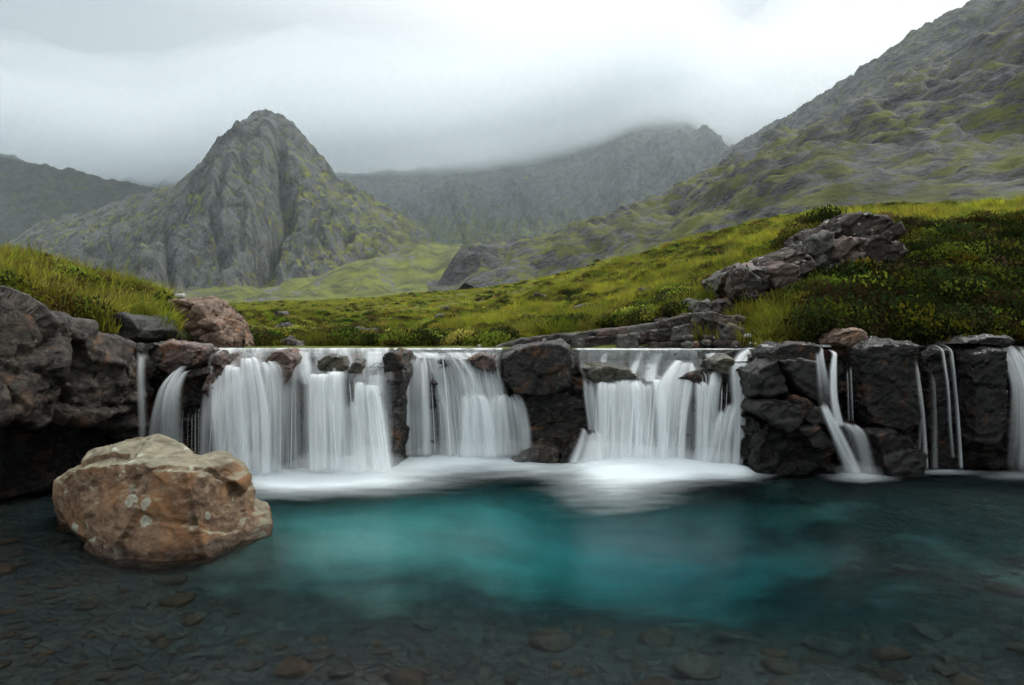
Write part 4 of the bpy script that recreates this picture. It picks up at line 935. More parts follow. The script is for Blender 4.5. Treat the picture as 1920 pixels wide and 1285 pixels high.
WL = ['white stone on top of the speckled outcrop slab', 'white stone in the dark heather right of the outcrop', 'white stone low in the heather above the perched boulder', 'white stone just under the pale lichened outcrop slab', 'white stone in the turf left of the perched boulder',
      'white stone in the turf straight above the perched boulder', 'white stone close above the big black block', 'white stone on top of the low jointed ledge', 'white stone at the foot of the broken rocks by the stream', 'white stone near the left rim of the black outcrop',
      'white stone half way up the heather below the outcrop top', 'white stone at the far shore left of the ledge', 'white stone in the moor grass beyond the middle of the stream', 'white stone in the bright grass above the ledge', 'white stone at the upper left edge of the cracked pink-brown boulder']
for i, (a, b, Y) in enumerate(WH):
    r_ = rw.uniform(3.5, 7)
    px = [(a + r_ * rw.uniform(.8, 1.2) * math.cos(t), b + r_ * 0.75 * rw.uniform(.8, 1.2) * math.sin(t)) for t in np.linspace(0, 6.28, 8)[:-1]]
    hl = block(px, Y - 0.05, Y + 0.15, inset=0.7)
    o = rock_mesh('stone', [hl], 0.012, M_WHITE, seed=300 + i, fac=(0.1, 0.01), fac2=None, nz=(0.1, 0.01), fine=0.003, crack=0.0)
    tag(o, 'small ' + WL[i], 'stone', 'small white stones scattered in the banks')
# ================================================================== WATERFALLS
def mat_fall():
    m, n = material('silky_water')
    fl = n('ShaderNodeAttribute', attribute_name='flow').outputs['Vector']
    dn = n('ShaderNodeAttribute', attribute_name='dens').outputs['Fac']
    a = n.noise(n.mapping(fl, (6.5, 0.30, 1.0)), 1.0, 3, 0.55)
    b = n.noise(n.mapping(fl, (24.0, 0.35, 1.0)), 1.0, 3, 0.6)
    st = n.math('ADD', n.math('MULTIPLY', n.ramp(a, [(0.33, 0.0), (0.66, 1.0)]), 0.9), n.math('MULTIPLY', n.ramp(b, [(0.35, 0.0), (0.7, 1.0)]), 0.32))
    al = n.math('ADD', n.math('MULTIPLY', dn, n.math('ADD', n.math('MULTIPLY', st, 0.90), 0.14)), n.math('MULTIPLY', n.math('POWER', dn, 3.0), 0.32), clamp=True)
    colr = (0.93, 0.965, 0.975, 1)
    bp = n('ShaderNodeBump', {'Height': st, 'Strength': 0.2, 'Distance': 0.03})
    df = n('ShaderNodeBsdfDiffuse', {'Color': colr, 'Normal': bp.outputs[0]})
    tl = n('ShaderNodeBsdfTranslucent', {'Color': colr, 'Normal': bp.outputs[0]})
    tr = n('ShaderNodeBsdfTransparent')
    s = n('ShaderNodeMixShader', {0: 0.45, 1: df.outputs[0], 2: tl.outputs[0]})
    mx = n('ShaderNodeMixShader', {0: al, 1: tr.outputs[0], 2: s.outputs[0]})
    n('ShaderNodeOutputMaterial', {'Surface': mx})
    return m
M_FALL = mat_fall()
def catmull(rows, n):
    rows = np.asarray(rows, float); k = len(rows)
    t = np.linspace(0, k - 1, n); i = np.clip(t.astype(int), 0, k - 2); f = (t - i)[:, None]
    p0 = rows[np.clip(i - 1, 0, k - 1)]; p1 = rows[i]; p2 = rows[i + 1]; p3 = rows[np.clip(i + 2, 0, k - 1)]
    return 0.5 * (2 * p1 + (p2 - p0) * f + (2 * p0 - 5 * p1 + 4 * p2 - p3) * f ** 2 + (3 * p1 - p0 - 3 * p2 + p3) * f ** 3)
_sd = [0]
def ribbon(rows, bulge=0.04, soft=0.35, relief=0.03, topcut=0.13):
    """rows: (py, x left, x right, Y, density) from the top down; pixels of the photograph at distance Y"""
    _sd[0] += 1
    c = catmull(rows, max(24, int(abs(rows[-1][0] - rows[0][0]) / 4)))
    wpx = np.abs(c[:, 2] - c[:, 1]).max(); nu = int(np.clip(wpx / 1.6, 9, 120))
    u = np.linspace(0, 1, nu)
    px = c[:, 1:2] + (c[:, 2:3] - c[:, 1:2]) * u[None]; Y = np.repeat(c[:, 3:4], nu, 1); py = np.repeat(c[:, 0:1], nu, 1)
    X = (px - 960) / FPX * Y; Z = CAM_H - (py - 642.5) / FPX * Y
    wm = (c[:, 2:3] - c[:, 1:2]) / FPX * c[:, 3:4]
    s = u[None] * wm.mean() + _sd[0] * 3.7
    t = np.concatenate([[0], np.cumsum(np.hypot(np.diff(Z[:, 0]), np.diff(Y[:, 0])))])[:, None] + _sd[0] * 1.3
    s = np.repeat(s, len(c), 0); t = np.repeat(t, nu, 1)
    Y2 = Y - bulge * (1 - (2 * u[None] - 1) ** 2) - relief * fbm(s * 7, t * 0.5, o=3, seed=1000 + _sd[0])
    dd = np.repeat(c[:, 4:5], nu, 1) * sstep(0, soft, u[None]) * sstep(0, soft, 1 - u[None])
    v = np.arange(len(c))[:, None] / (len(c) - 1.0)
    cut = 0.01 + topcut * np.clip(0.5 + 1.3 * vn(s * 4, s * 0 + 0.5, seed=5) + 0.8 * vn(s * 12, s * 0 + .5, seed=6), 0, 1.6); top_fade = sstep(-0.03, 0.07, v - cut)
    Y2 = Y2 + 0.22 * np.clip(1 - v / 0.10, 0, 1) ** 2
    dd = np.clip(dd * top_fade * sstep(-0.01, 0.06, 1 - v), 0, 1.3)
    return np.stack([X, Y2, Z], -1).reshape(-1, 3), grid_faces(nu, len(c)), dd.ravel(), np.stack([s, t, 0 * s], -1).reshape(-1, 3)
lr = random.Random(21)
def lanes(rb):
    out = []
    for r in rb:
        kw = {}
        if isinstance(r, tuple): r, kw = r
        w = max(q[2] - q[1] for q in r); k = int(round(w / 26))
        if k < 2 or r[0][4] < .6: out.append((r, kw)); continue
        cuts = [0] + sorted((i + lr.uniform(-.25, .25)) / k for i in range(1, k)) + [1]
        for a, b in zip(cuts[:-1], cuts[1:]):
            a2, b2 = max(0, a - .42 / k), min(1, b + .42 / k)
            dy, dY = lr.uniform(-5, 5), lr.uniform(-.07, .05)
            rows = [(q[0] + dy * (1 if i == 0 else 0.5 if i == 1 else 0), q[1] + (q[2] - q[1]) * a2, q[1] + (q[2] - q[1]) * b2, q[3] + dY, q[4] * lr.uniform(.85, 1.05)) for i, q in enumerate(r)]
            out.append((rows, dict(kw, soft=0.42)))
    return out
def waterfall(label, base, parts):
    root = empty('waterfall', P(*base)); tag(root, label, 'waterfall', 'waterfalls along the rock step')
    for nm, rb in parts:
        if nm == 'sheet': rb = lanes(rb)
        V, F, D, FL = [], [], [], []; off = 0
        for r in rb:
            kw = {}
            if isinstance(r, tuple): r, kw = r
            v, f, d, fl = ribbon(r, **kw); V.append(v); F.append(f + off); D.append(d); FL.append(fl); off += len(v)
        mesh_np(nm, np.concatenate(V), np.concatenate(F), M_FALL, attrs={'dens': np.concatenate(D), 'flow': np.concatenate(FL)}, parent=root)
def strands(rng, n, y0, y1, xl0, xr0, xl1, xr1, Y0, Y1, w=(4, 12), d=(0.5, 1.0), bow=0.0):
    out = []
    for i in range(n):
        u = (i + rng.uniform(0.1, 0.9)) / n
        a = xl0 + (xr0 - xl0) * u; b = xl1 + (xr1 - xl1) * u; ww = rng.uniform(*w); dd = rng.uniform(*d)
        ya = y0 + rng.uniform(-3, 4); yb = y1 + rng.uniform(-4, 4)
        jy = rng.uniform(-0.08, 0.04)
        rows = []
        for k in range(6):
            t = k / 5; tt = t ** (1 - bow)
            rows.append((ya + (yb - ya) * t, a + (b - a) * tt - ww * (0.3 + 0.3 * t), a + (b - a) * tt + ww * (0.3 + 0.3 * t), Y0 + (Y1 - Y0) * min(1, t * 1.3) + jy, dd * (1 - 0.25 * t)))
        out.append((rows, dict(bulge=0.02, soft=0.5, relief=0.01)))
    return out
rn = random.Random(9)
# left: thin veil beside the rock mass
waterfall('faint thin veil of water beside the left rock mass', (262, 800, 10.2), [('veil', [([(652, 256, 280, 9.9, .5), (690, 254, 276, 9.6, .55), (760, 256, 278, 9.5, .4), (840, 258, 282, 9.5, .15)], dict(soft=0.5))])])
# arching fall
waterfall('arching waterfall springing left from the black rock wedge', (310, 830, 10.1), [
    ('sheet', [([(688, 340, 362, 10.45, .7), (700, 322, 352, 10.3, .85), (730, 298, 345, 10.15, .8), (780, 282, 345, 10.05, .6), (830, 274, 350, 10.0, .45), (880, 270, 355, 10.0, .25)], dict(soft=0.4, bulge=0.08))]),
    ('strand', strands(rn, 7, 760, 870, 340, 395, 335, 398, 10.4, 10.2, (2, 6), (.3, .6)))])
# left main fall
waterfall('broad white waterfall at the left behind the tan boulder', (450, 893, 10.1), [
    ('cascade', [[(655, 405, 440, 10.95, .8), (668, 402, 444, 10.8, .9), (688, 396, 452, 10.6, 1.0)], [(657, 440, 510, 11.0, .5), (670, 445, 505, 10.8, .4), (688, 450, 500, 10.65, .6)]]),
    ('sheet', [([(685, 398, 458, 10.5, 1.1), (700, 392, 462, 10.3, 1.2), (780, 388, 470, 10.15, 1.15), (893, 396, 478, 10.05, 1.05)], dict(soft=0.14)),
               ([(672, 452, 482, 10.5, .9), (690, 448, 492, 10.3, 1.15), (780, 446, 512, 10.15, 1.1), (893, 448, 514, 10.05, 1.0)], dict(soft=0.16)),
               ([(676, 488, 512, 10.5, .9), (696, 484, 536, 10.3, .9), (780, 486, 545, 10.2, .55), (893, 484, 540, 10.1, .5)], dict(soft=0.3)),
               ([(700, 385, 410, 10.4, .5), (780, 372, 404, 10.25, .55), (850, 368, 402, 10.2, .5), (890, 366, 402, 10.15, .4)], dict(soft=0.4))]),
    ('strand', strands(rn, 9, 690, 890, 392, 530, 376, 530, 10.35, 10.02, (3, 8), (.5, .95)) + strands(rn, 6, 720, 885, 520, 560, 512, 560, 10.5, 10.15, (1.5, 4), (.4, .8)))])
# second fall
waterfall('white waterfall between the red rock and the upright dark rock', (655, 884, 10.2), [
    ('cascade', [[(656, 545, 590, 10.95, .8), (672, 548, 588, 10.8, .9), (700, 556, 592, 10.6, .95), (722, 562, 600, 10.5, .8)],
                 [(657, 580, 612, 11.0, .6), (672, 588, 620, 10.8, .5), (696, 598, 640, 10.6, .5)],
                 [(657, 628, 660, 11.0, .7), (672, 634, 664, 10.8, .6), (694, 640, 668, 10.6, .6)],
                 [(657, 676, 730, 11.0, .9), (680, 676, 730, 10.8, 1.0), (712, 680, 726, 10.6, .9), (738, 672, 726, 10.45, .95)]]),
    ('sheet', [([(696, 582, 648, 10.5, 1.1), (712, 572, 652, 10.35, 1.15), (790, 570, 655, 10.2, 1.05), (886, 574, 648, 10.1, 1.0)], dict(soft=0.16)),
               ([(668, 480, 740, 10.75, .4), (720, 470, 745, 10.5, .42), (800, 470, 748, 10.3, .40), (884, 470, 750, 10.2, .45)], dict(soft=0.1, relief=.05)),
               ([(750, 640, 670, 10.45, .7), (775, 628, 676, 10.3, .85), (830, 628, 680, 10.2, .8), (886, 630, 682, 10.12, .85)], dict(soft=0.3)),
               ([(716, 664, 712, 10.5, .9), (735, 658, 720, 10.35, 1.15), (800, 656, 734, 10.2, 1.15), (886, 658, 746, 10.1, 1.05)], dict(soft=0.15))]),
    ('strand', strands(rn, 12, 700, 884, 575, 715, 574, 742, 10.38, 10.05, (3, 9), (.5, .95)))])
# third fall, swept to the right
waterfall('waterfall of slanting silky strands left of the middle rock', (860, 858, 11.2), [
    ('cascade', [[(658, 760, 800, 11.9, .8), (664, 762, 830, 11.7, .8), (672, 766, 850, 11.55, .7)], [(658, 800, 940, 11.9, .7), (664, 810, 938, 11.7, .8), (674, 830, 938, 11.55, .7)]]),
    ('sheet', [([(664, 758, 800, 11.4, .8), (700, 748, 808, 11.2, .9), (780, 744, 812, 11.1, .75), (858, 748, 812, 11.0, .65)], dict(soft=0.3)),
               ([(668, 760, 930, 11.75, .5), (720, 760, 950, 11.5, .55), (800, 760, 970, 11.3, .5), (856, 760, 985, 11.2, .5)], dict(soft=0.12, relief=.05)),
               ([(664, 790, 870, 11.55, .7), (700, 800, 900, 11.4, .75), (780, 822, 925, 11.3, .7), (858, 828, 940, 11.2, .75)], dict(soft=0.25)),
               ([(672, 840, 936, 11.6, .6), (710, 862, 948, 11.5, .75), (760, 880, 950, 11.35, .8), (855, 868, 935, 11.2, 1.0)], dict(soft=0.25)),
               ([(735, 862, 905, 11.4, .8), (755, 858, 925, 11.3, 1.0), (800, 852, 935, 11.2, 1.05), (858, 850, 940, 11.15, 1.1)], dict(soft=0.3, bulge=0.12)),
               ([(735, 925, 968, 11.5, .7), (752, 912, 985, 11.35, .85), (800, 905, 998, 11.25, .7), (854, 902, 1002, 11.2, .7)], dict(soft=0.35, bulge=0.14))]),
    ('strand', strands(rn, 22, 662, 856, 765, 925, 768, 960, 11.5, 11.1, (3, 7), (.45, .9), bow=0.25))])
# right main fall
waterfall('brightest broad waterfall right of the middle rock', (1200, 868, 11.2), [
    ('cascade', [[(662, 1122, 1142, 12.0, .7), (680, 1122, 1140, 11.7, .7), (704, 1124, 1142, 11.5, .6)], [(662, 1192, 1206, 12.0, .9), (685, 1182, 1200, 11.7, .9), (708, 1168, 1192, 11.5, .9)],
                 [(664, 1212, 1245, 12.0, .8), (690, 1205, 1238, 11.7, .95), (716, 1202, 1236, 11.45, .9)], [(656, 1078, 1440, 12.2, .25), (662, 1078, 1440, 12.0, .22), (680, 1080, 1420, 11.75, .12)]]),
    ('sheet', [([(704, 1090, 1112, 11.5, .8), (740, 1092, 1120, 11.35, .75), (800, 1100, 1126, 11.25, .6), (850, 1104, 1130, 11.2, .4)], dict(soft=0.25)),
               ([(712, 1114, 1200, 11.5, 1.15), (730, 1112, 1205, 11.3, 1.2), (800, 1112, 1212, 11.15, 1.15), (872, 1106, 1215, 11.0, 1.1)], dict(soft=0.10)),
               ([(714, 1175, 1245, 11.45, 1.15), (740, 1175, 1250, 11.25, 1.2), (800, 1180, 1255, 11.1, 1.15), (872, 1180, 1262, 11.0, 1.1)], dict(soft=0.12)),
               ([(674, 1262, 1306, 11.7, 1.0), (692, 1244, 1312, 11.5, 1.15), (725, 1225, 1304, 11.3, 1.2), (790, 1225, 1292, 11.1, 1.05), (872, 1220, 1288, 11.0, .95)], dict(soft=0.16)),
               ([(700, 1095, 1400, 11.55, .42), (760, 1098, 1400, 11.3, .42), (870, 1096, 1398, 11.1, .5)], dict(soft=0.08, relief=.05)),
               ([(806, 1088, 1128, 11.1, .7), (830, 1078, 1135, 11.0, .9), (868, 1060, 1140, 10.9, .9)], dict(soft=0.35, bulge=0.1))]),
    ('strand', strands(rn, 14, 714, 868, 1116, 1290, 1112, 1275, 11.35, 10.95, (4, 11), (.4, .9)))])
waterfall('narrower waterfall with one bright strand beside the black face', (1350, 872, 11.0), [
    ('cascade', [[(652, 1395, 1440, 11.5, .8), (664, 1378, 1418, 11.3, .9), (678, 1368, 1408, 11.1, 1.0)], [(660, 1318, 1345, 11.8, .7), (676, 1322, 1352, 11.5, .6), (692, 1326, 1354, 11.3, .8)],
                 [(650, 1425, 1450, 11.3, .7), (666, 1416, 1440, 11.15, .7), (690, 1404, 1424, 11.0, .5)]]),
    ('sheet', [([(690, 1326, 1354, 11.2, .9), (712, 1322, 1356, 11.1, 1.0), (745, 1316, 1352, 11.0, .95), (872, 1304, 1345, 10.9, .7)], dict(soft=0.25)),
               ([(714, 1302, 1330, 11.2, .9), (735, 1300, 1336, 11.05, 1.0), (800, 1300, 1335, 10.95, .9), (872, 1296, 1335, 10.9, .8)], dict(soft=0.25)),
               ([(674, 1366, 1408, 11.1, 1.1), (700, 1362, 1408, 11.0, 1.15), (780, 1368, 1402, 10.85, 1.1), (878, 1366, 1396, 10.75, 1.0)], dict(soft=0.2)),
               ([(756, 1350, 1385, 11.05, .8), (785, 1338, 1380, 10.95, .95), (830, 1322, 1375, 10.9, .85), (874, 1300, 1380, 10.85, .85)], dict(soft=0.3, bulge=0.08))]),
    ('strand', strands(rn, 7, 700, 874, 1306, 1400, 1300, 1392, 11.05, 10.8, (3, 8), (.5, .9)))])
# falls on the right face
waterfall('twin strand waterfall fanning out over the black face', (1600, 886, 10.2), [
    ('strand', [([(648, 1526, 1544, 10.35, .95), (680, 1527, 1548, 10.25, .8), (730, 1530, 1560, 10.2, .25), (760, 1532, 1562, 10.2, .1)], dict(soft=.3)),
                ([(656, 1560, 1571, 10.5, .9), (700, 1553, 1571, 10.3, .95), (750, 1554, 1573, 10.2, .9), (800, 1562, 1585, 10.15, .85)], dict(soft=.3))]),
    ('sheet', [([(750, 1532, 1548, 10.2, .9), (780, 1540, 1566, 10.1, 1.0), (830, 1560, 1592, 10.0, 1.0), (890, 1582, 1622, 9.95, .95)], dict(soft=.3, bulge=.06)),
               ([(792, 1570, 1598, 10.1, .7), (810, 1582, 1625, 10.0, .55), (850, 1592, 1640, 9.98, .35), (890, 1600, 1650, 9.95, .3)], dict(soft=.35, bulge=.06)),
               ([(690, 1585, 1588, 10.3, .5), (790, 1588, 1592, 10.25, .2)], dict(soft=.5)), ([(680, 1592, 1596, 10.3, .45), (790, 1594, 1600, 10.25, .2)], dict(soft=.5))])])
waterfall('thin broken trickle on the black face right of the big block', (1735, 880, 10.4), [
    ('strand', [([(665, 1713, 1719, 10.32, .6), (720, 1718, 1727, 10.3, .6), (800, 1726, 1736, 10.28, .5), (880, 1730, 1742, 10.25, .6)], dict(soft=.4)),
                ([(690, 1742, 1754, 10.5, .3), (780, 1744, 1758, 10.45, .3), (880, 1742, 1760, 10.4, .4)], dict(soft=.45)), ([(780, 1722, 1728, 10.35, .3), (880, 1716, 1726, 10.3, .4)], dict(soft=.45))])])
waterfall('pair of thin straight trickles near the right edge', (1795, 882, 10.4), [
    ('strand', [([(646, 1760, 1768, 10.5, .75), (720, 1772, 1779, 10.4, .55), (800, 1778, 1786, 10.35, .4), (860, 1782, 1790, 10.3, .25)], dict(soft=.4)),
                ([(646, 1776, 1783, 10.5, .8), (720, 1785, 1792, 10.4, .65), (800, 1792, 1799, 10.35, .6), (880, 1797, 1806, 10.3, .6)], dict(soft=.4))])])
waterfall('blue white waterfall sweeping down at the right edge', (1910, 885, 10.3), [
    ('sheet', [([(647, 1853, 1900, 10.7, .7), (670, 1872, 1915, 10.5, .8), (710, 1888, 1930, 10.35, .75), (760, 1890, 1938, 10.25, .65), (885, 1884, 1940, 10.15, .35)], dict(soft=.3)),
               ([(645, 1895, 1912, 10.65, .9), (690, 1912, 1935, 10.45, .9), (740, 1918, 1950, 10.3, .8), (885, 1920, 1960, 10.2, .5)], dict(soft=.35))])])

# ---- film of water running over the whole lip
V, F, D, FL = [], [], [], []; off = 0
for r in ([(652.5, 385, 735, 11.8, .75), (654, 385, 735, 11.4, .8), (659, 385, 735, 11.1, .55), (668, 388, 735, 10.85, .3), (690, 388, 740, 10.6, .3), (715, 388, 745, 10.4, .12)], [(652.5, 735, 945, 12.5, .75), (655, 735, 945, 12.2, .8), (659, 738, 945, 11.95, .55), (668, 745, 940, 11.7, .35), (690, 750, 945, 11.5, .25)],
          [(653, 1075, 1440, 12.6, .7), (655, 1075, 1445, 12.3, .75), (660, 1078, 1430, 12.05, .5), (672, 1080, 1425, 11.8, .3), (696, 1085, 1415, 11.5, .28), (725, 1095, 1405, 11.3, .12)], [(646, 1425, 1560, 11.1, .5), (648, 1425, 1560, 10.9, .5), (651, 1430, 1560, 10.6, .3)]):
    v, f, d, fl = ribbon(r, bulge=0, soft=0.03, relief=0.01, topcut=0.0); V.append(v); F.append(f + off); D.append(d); FL.append(fl); off += len(v)
o = mesh_np('water_film', np.concatenate(V), np.concatenate(F), M_FALL, attrs={'dens': np.concatenate(D), 'flow': np.concatenate(FL)})
tag(o, 'thin white film of stream water sliding over the lip', 'water', kind='structure')

# ---- foam where the falls land
def mat_foam():
    m, n = material('foam')
    dn = n('ShaderNodeAttribute', attribute_name='dens').outputs['Fac']
    pos = n('ShaderNodeNewGeometry').outputs['Position']
    nz_ = n.noise(n.mapping(pos, (1.0, 2.6, 1.0)), 1.6, 4, 0.5)
    al = n.ramp(n.math('ADD', dn, n.math('MULTIPLY', n.math('SUBTRACT', nz_, 0.5), 0.5)), [(0.03, 0.0), (0.5, 0.30), (1.15, 1.0)], 'LINEAR')
    al = n.math('MULTIPLY', al, n.ramp(dn, [(0.0, 0.0), (0.15, 1.0)]))
    df = n('ShaderNodeBsdfDiffuse', {'Color': (0.55, 0.61, 0.63, 1)}); tr = n('ShaderNodeBsdfTransparent')
    mx = n('ShaderNodeMixShader', {0: al, 1: tr.outputs[0], 2: df.outputs[0]})
    n('ShaderNodeOutputMaterial', {'Surface': mx})
    return m
def build_foam():
    nx, ny = 520, 230
    X, Y = np.meshgrid(np.linspace(-6, 8.2, nx), np.linspace(7.4, 11.9, ny))
    px, py = proj(X, Y, np.zeros_like(X))
    def blob(cx, cy_, rx, ry, pw=2.0, amp=1.0): return amp * np.exp(-(((px - cx) / rx) ** 2 + (np.abs(py - cy_) / ry) ** pw))
    D = blob(600, 888, 150, 22, 2, 1.15) + blob(500, 900, 70, 24, 2, .6) + blob(700, 905, 130, 20, 2, .55) + blob(570, 922, 110, 16, 2, .3)
    D += blob(880, 866, 120, 20, 2, 1.1) + blob(990, 880, 80, 14, 2, .4) + blob(800, 872, 70, 18, 2, .7)
    D += blob(1190, 880, 115, 24, 2, .95) + blob(1150, 912, 100, 44, 2, .55) + blob(1120, 865, 60, 18, 2, .6) + blob(1300, 885, 90, 16, 2, .9) + blob(1385, 888, 46, 11, 2, .8)
    D += blob(1620, 897, 50, 7, 2, .75) + blob(1590, 890, 40, 6, 2, .5) + blob(1770, 886, 60, 5, 2, .6) + blob(1915, 892, 60, 8, 2, .5)
    Z = 0.006 + 0.10 * np.clip(D, 0, 1.2) ** 2 * sstep(915, 870, py)
    keep = (D > 0.02)
    f = grid_faces(nx, ny); kf = keep.ravel()[f].any(1)
    o = mesh_np('foam', np.stack([X, Y, Z], -1).reshape(-1, 3), f[kf], mat_foam(), attrs={'dens': np.clip(D, 0, 1.3).ravel()})
    tag(o, 'soft white foam where the falls meet the pool', 'foam', kind='stuff')
build_foam()

# ---- soft spray hanging at the feet of the falls
for i, (px, Y, rx, rz, dn_) in enumerate([(450, 9.95, .75, .30, 1.1), (610, 9.95, .65, .30, 1.1), (700, 10.0, .6, .32, 1.0), (850, 11.0, .9, .30, .9), (930, 11.05, .7, .4, .8), (1150, 10.8, .75, .36, 1.2), (1240, 10.8, .6, .3, 1.1), (1330, 10.7, .5, .26, .9), (1610, 9.9, .3, .16, .8)]):
    x, y, z = P(px, 642, Y)
    wisp('spray', (x, y, 0.10), (rx, .32, rz), dn_, ['soft spray at the foot of the broad left waterfall', 'soft spray under the left half of the second waterfall', 'soft spray under the right half of the second waterfall', 'soft spray under the slanting waterfall', 'soft spray beside the middle rock column',
         'soft spray under the brightest waterfall', 'soft spray at the right half of the brightest waterfall', 'soft spray under the narrower waterfall', 'little spray at the foot of the twin strand waterfall'][i], 20 + i)
# ================================================================== PEBBLES on the pool bed
def build_stones():
    rs = random.Random(44)
    protos = []
    for k in range(10):
        h = [tuple(np.array((rs.gauss(0, 1), rs.gauss(0, 1), rs.gauss(0, 1)))) for _ in range(22)]
        h = [np.array(p) / np.linalg.norm(p) * rs.uniform(.75, 1.0) for p in h]
        h = [(p[0], p[1] * 0.8, p[2] * 0.5) for p in h]
        v, nr, f = remeshed([h], 0.14)
        protos.append((v, f))
    meshes = []
    for k, (v, f) in enumerate(protos):
        for j, mt in enumerate(M_PEB):
            o = mesh_np('stone', v, f, mt, link=False); meshes.append(o.data); bpy.data.objects.remove(o)
    placed = []
    n = 0; tries = 0
    while n < 300 and tries < 20000:
        tries += 1
        y = rs.uniform(3.5, 7.0); x = rs.uniform(-0.8, 0.8) * y
        if y > 5.4 and (-2.3 < x < 3.4): continue
        if inside(np.array([x]), np.array([y]), [(-4.4, 6.2), (-2.4, 6.0), (-2.2, 8), (-4.6, 8)])[0]: continue
        big = rs.random() < 0.14
        s = rs.uniform(0.12, 0.26) if big else rs.uniform(0.035, 0.11)
        if x > 0.5 and y < 4.8: s *= 1.7
        if any((x - a) ** 2 + (y - b) ** 2 < (0.62 * (s + c)) ** 2 for a, b, c in placed): continue
        placed.append((x, y, s)); n += 1
        z = float(bed_z(np.array([x]), np.array([y]))[0])
        top = -0.03
        sz = min(s, (top - z) / 0.62)
        if sz < 0.03: continue
        mi = rs.randrange(10) * 4 + rs.choice([0, 0, 1, 1, 1, 2, 2, 0])
        o = bpy.data.objects.new('stone', meshes[mi]); COL.objects.link(o)
        o.scale = (s, s, sz); o.rotation_euler = (rs.uniform(-.2, .2), rs.uniform(-.2, .2), rs.uniform(0, 6.3)); o.location = (x, y, z + 0.14 * sz)
        tag(o, 'rounded stone lying on the bed of the clear pool', 'stone', 'stones on the pool bed')
build_stones()

# ================================================================== GRASS AND HEATHER
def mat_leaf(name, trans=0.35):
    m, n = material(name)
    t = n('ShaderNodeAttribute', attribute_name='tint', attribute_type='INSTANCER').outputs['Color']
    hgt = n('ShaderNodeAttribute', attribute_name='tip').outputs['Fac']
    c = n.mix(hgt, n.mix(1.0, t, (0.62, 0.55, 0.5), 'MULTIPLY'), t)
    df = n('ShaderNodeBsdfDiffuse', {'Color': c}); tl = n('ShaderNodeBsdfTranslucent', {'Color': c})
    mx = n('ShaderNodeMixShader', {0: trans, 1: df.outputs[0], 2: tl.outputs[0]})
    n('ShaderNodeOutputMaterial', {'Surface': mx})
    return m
M_LEAF = mat_leaf('grass_blades')
def tuft(rs, blades, h, spread, width, droop):
    V, F, T = [], [], []
    for i in range(blades):
        a = rs.uniform(0, 6.28); r = spread * math.sqrt(rs.random()); x, y = r * math.cos(a), r * math.sin(a)
        hh = h * rs.uniform(.5, 1.1); lean = rs.uniform(.1, 1) * droop * hh; b = a + rs.uniform(-1, 1)
        dx, dy = math.cos(b) * lean, math.sin(b) * lean; wx, wy = -math.sin(b + .8) * width / 2, math.cos(b + .8) * width / 2
        k = len(V)
        for t, wd in ((0, 1), (.5, .8), (1, .12)):
            X, Y_, Z = x + dx * t * t, y + dy * t * t, hh * (t - .18 * droop * t * t)
            V += [(X - wx * wd, Y_ - wy * wd, Z), (X + wx * wd, Y_ + wy * wd, Z)]; T += [t, t]
        F += [(k, k + 1, k + 3, k + 2), (k + 2, k + 3, k + 5, k + 4)]
    return V, F, T
def shrub(rs, n, rad, h, leaf):
    V, F, T = [], [], []
    for i in range(n):
        u = rs.random() ** .45; a = rs.uniform(0, 6.28); e = math.asin(rs.uniform(0, 1))
        lump = 1 + .25 * math.sin(3 * a + rs.random()) 
        c = np.array((rad * u * lump * math.cos(a) * math.cos(e), rad * u * lump * math.sin(a) * math.cos(e), h * u * math.sin(e) + .03))
        d1 = np.array([rs.gauss(0, 1) for _ in range(3)]); d1[2] = abs(d1[2]) + .6; d1 /= np.linalg.norm(d1)
        d2 = np.cross(d1, [rs.gauss(0, 1) for _ in range(3)]); d2 /= np.linalg.norm(d2) + 1e-9
        L = leaf * rs.uniform(.7, 1.5); k = len(V)
        V += [tuple(c - d2 * L * .35), tuple(c + d1 * L * .9), tuple(c + d2 * L * .35), tuple(c - d1 * L * .5)]
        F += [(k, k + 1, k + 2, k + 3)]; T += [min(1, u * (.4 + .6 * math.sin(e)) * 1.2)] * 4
    return V, F, T
def proto(name, vft):
    V, F, T = vft
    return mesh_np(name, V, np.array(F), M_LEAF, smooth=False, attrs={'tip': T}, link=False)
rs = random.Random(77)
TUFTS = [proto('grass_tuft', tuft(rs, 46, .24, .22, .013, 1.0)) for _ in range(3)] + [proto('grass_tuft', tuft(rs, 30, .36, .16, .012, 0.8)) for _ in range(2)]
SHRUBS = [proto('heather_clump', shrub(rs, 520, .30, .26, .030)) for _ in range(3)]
FARS = [proto('far_tussock', tuft(rs, 34, .34, .5, .05, 1.0)) for _ in range(2)] + [proto('far_heather', shrub(rs, 150, .5, .36, .10)) for _ in range(2)]

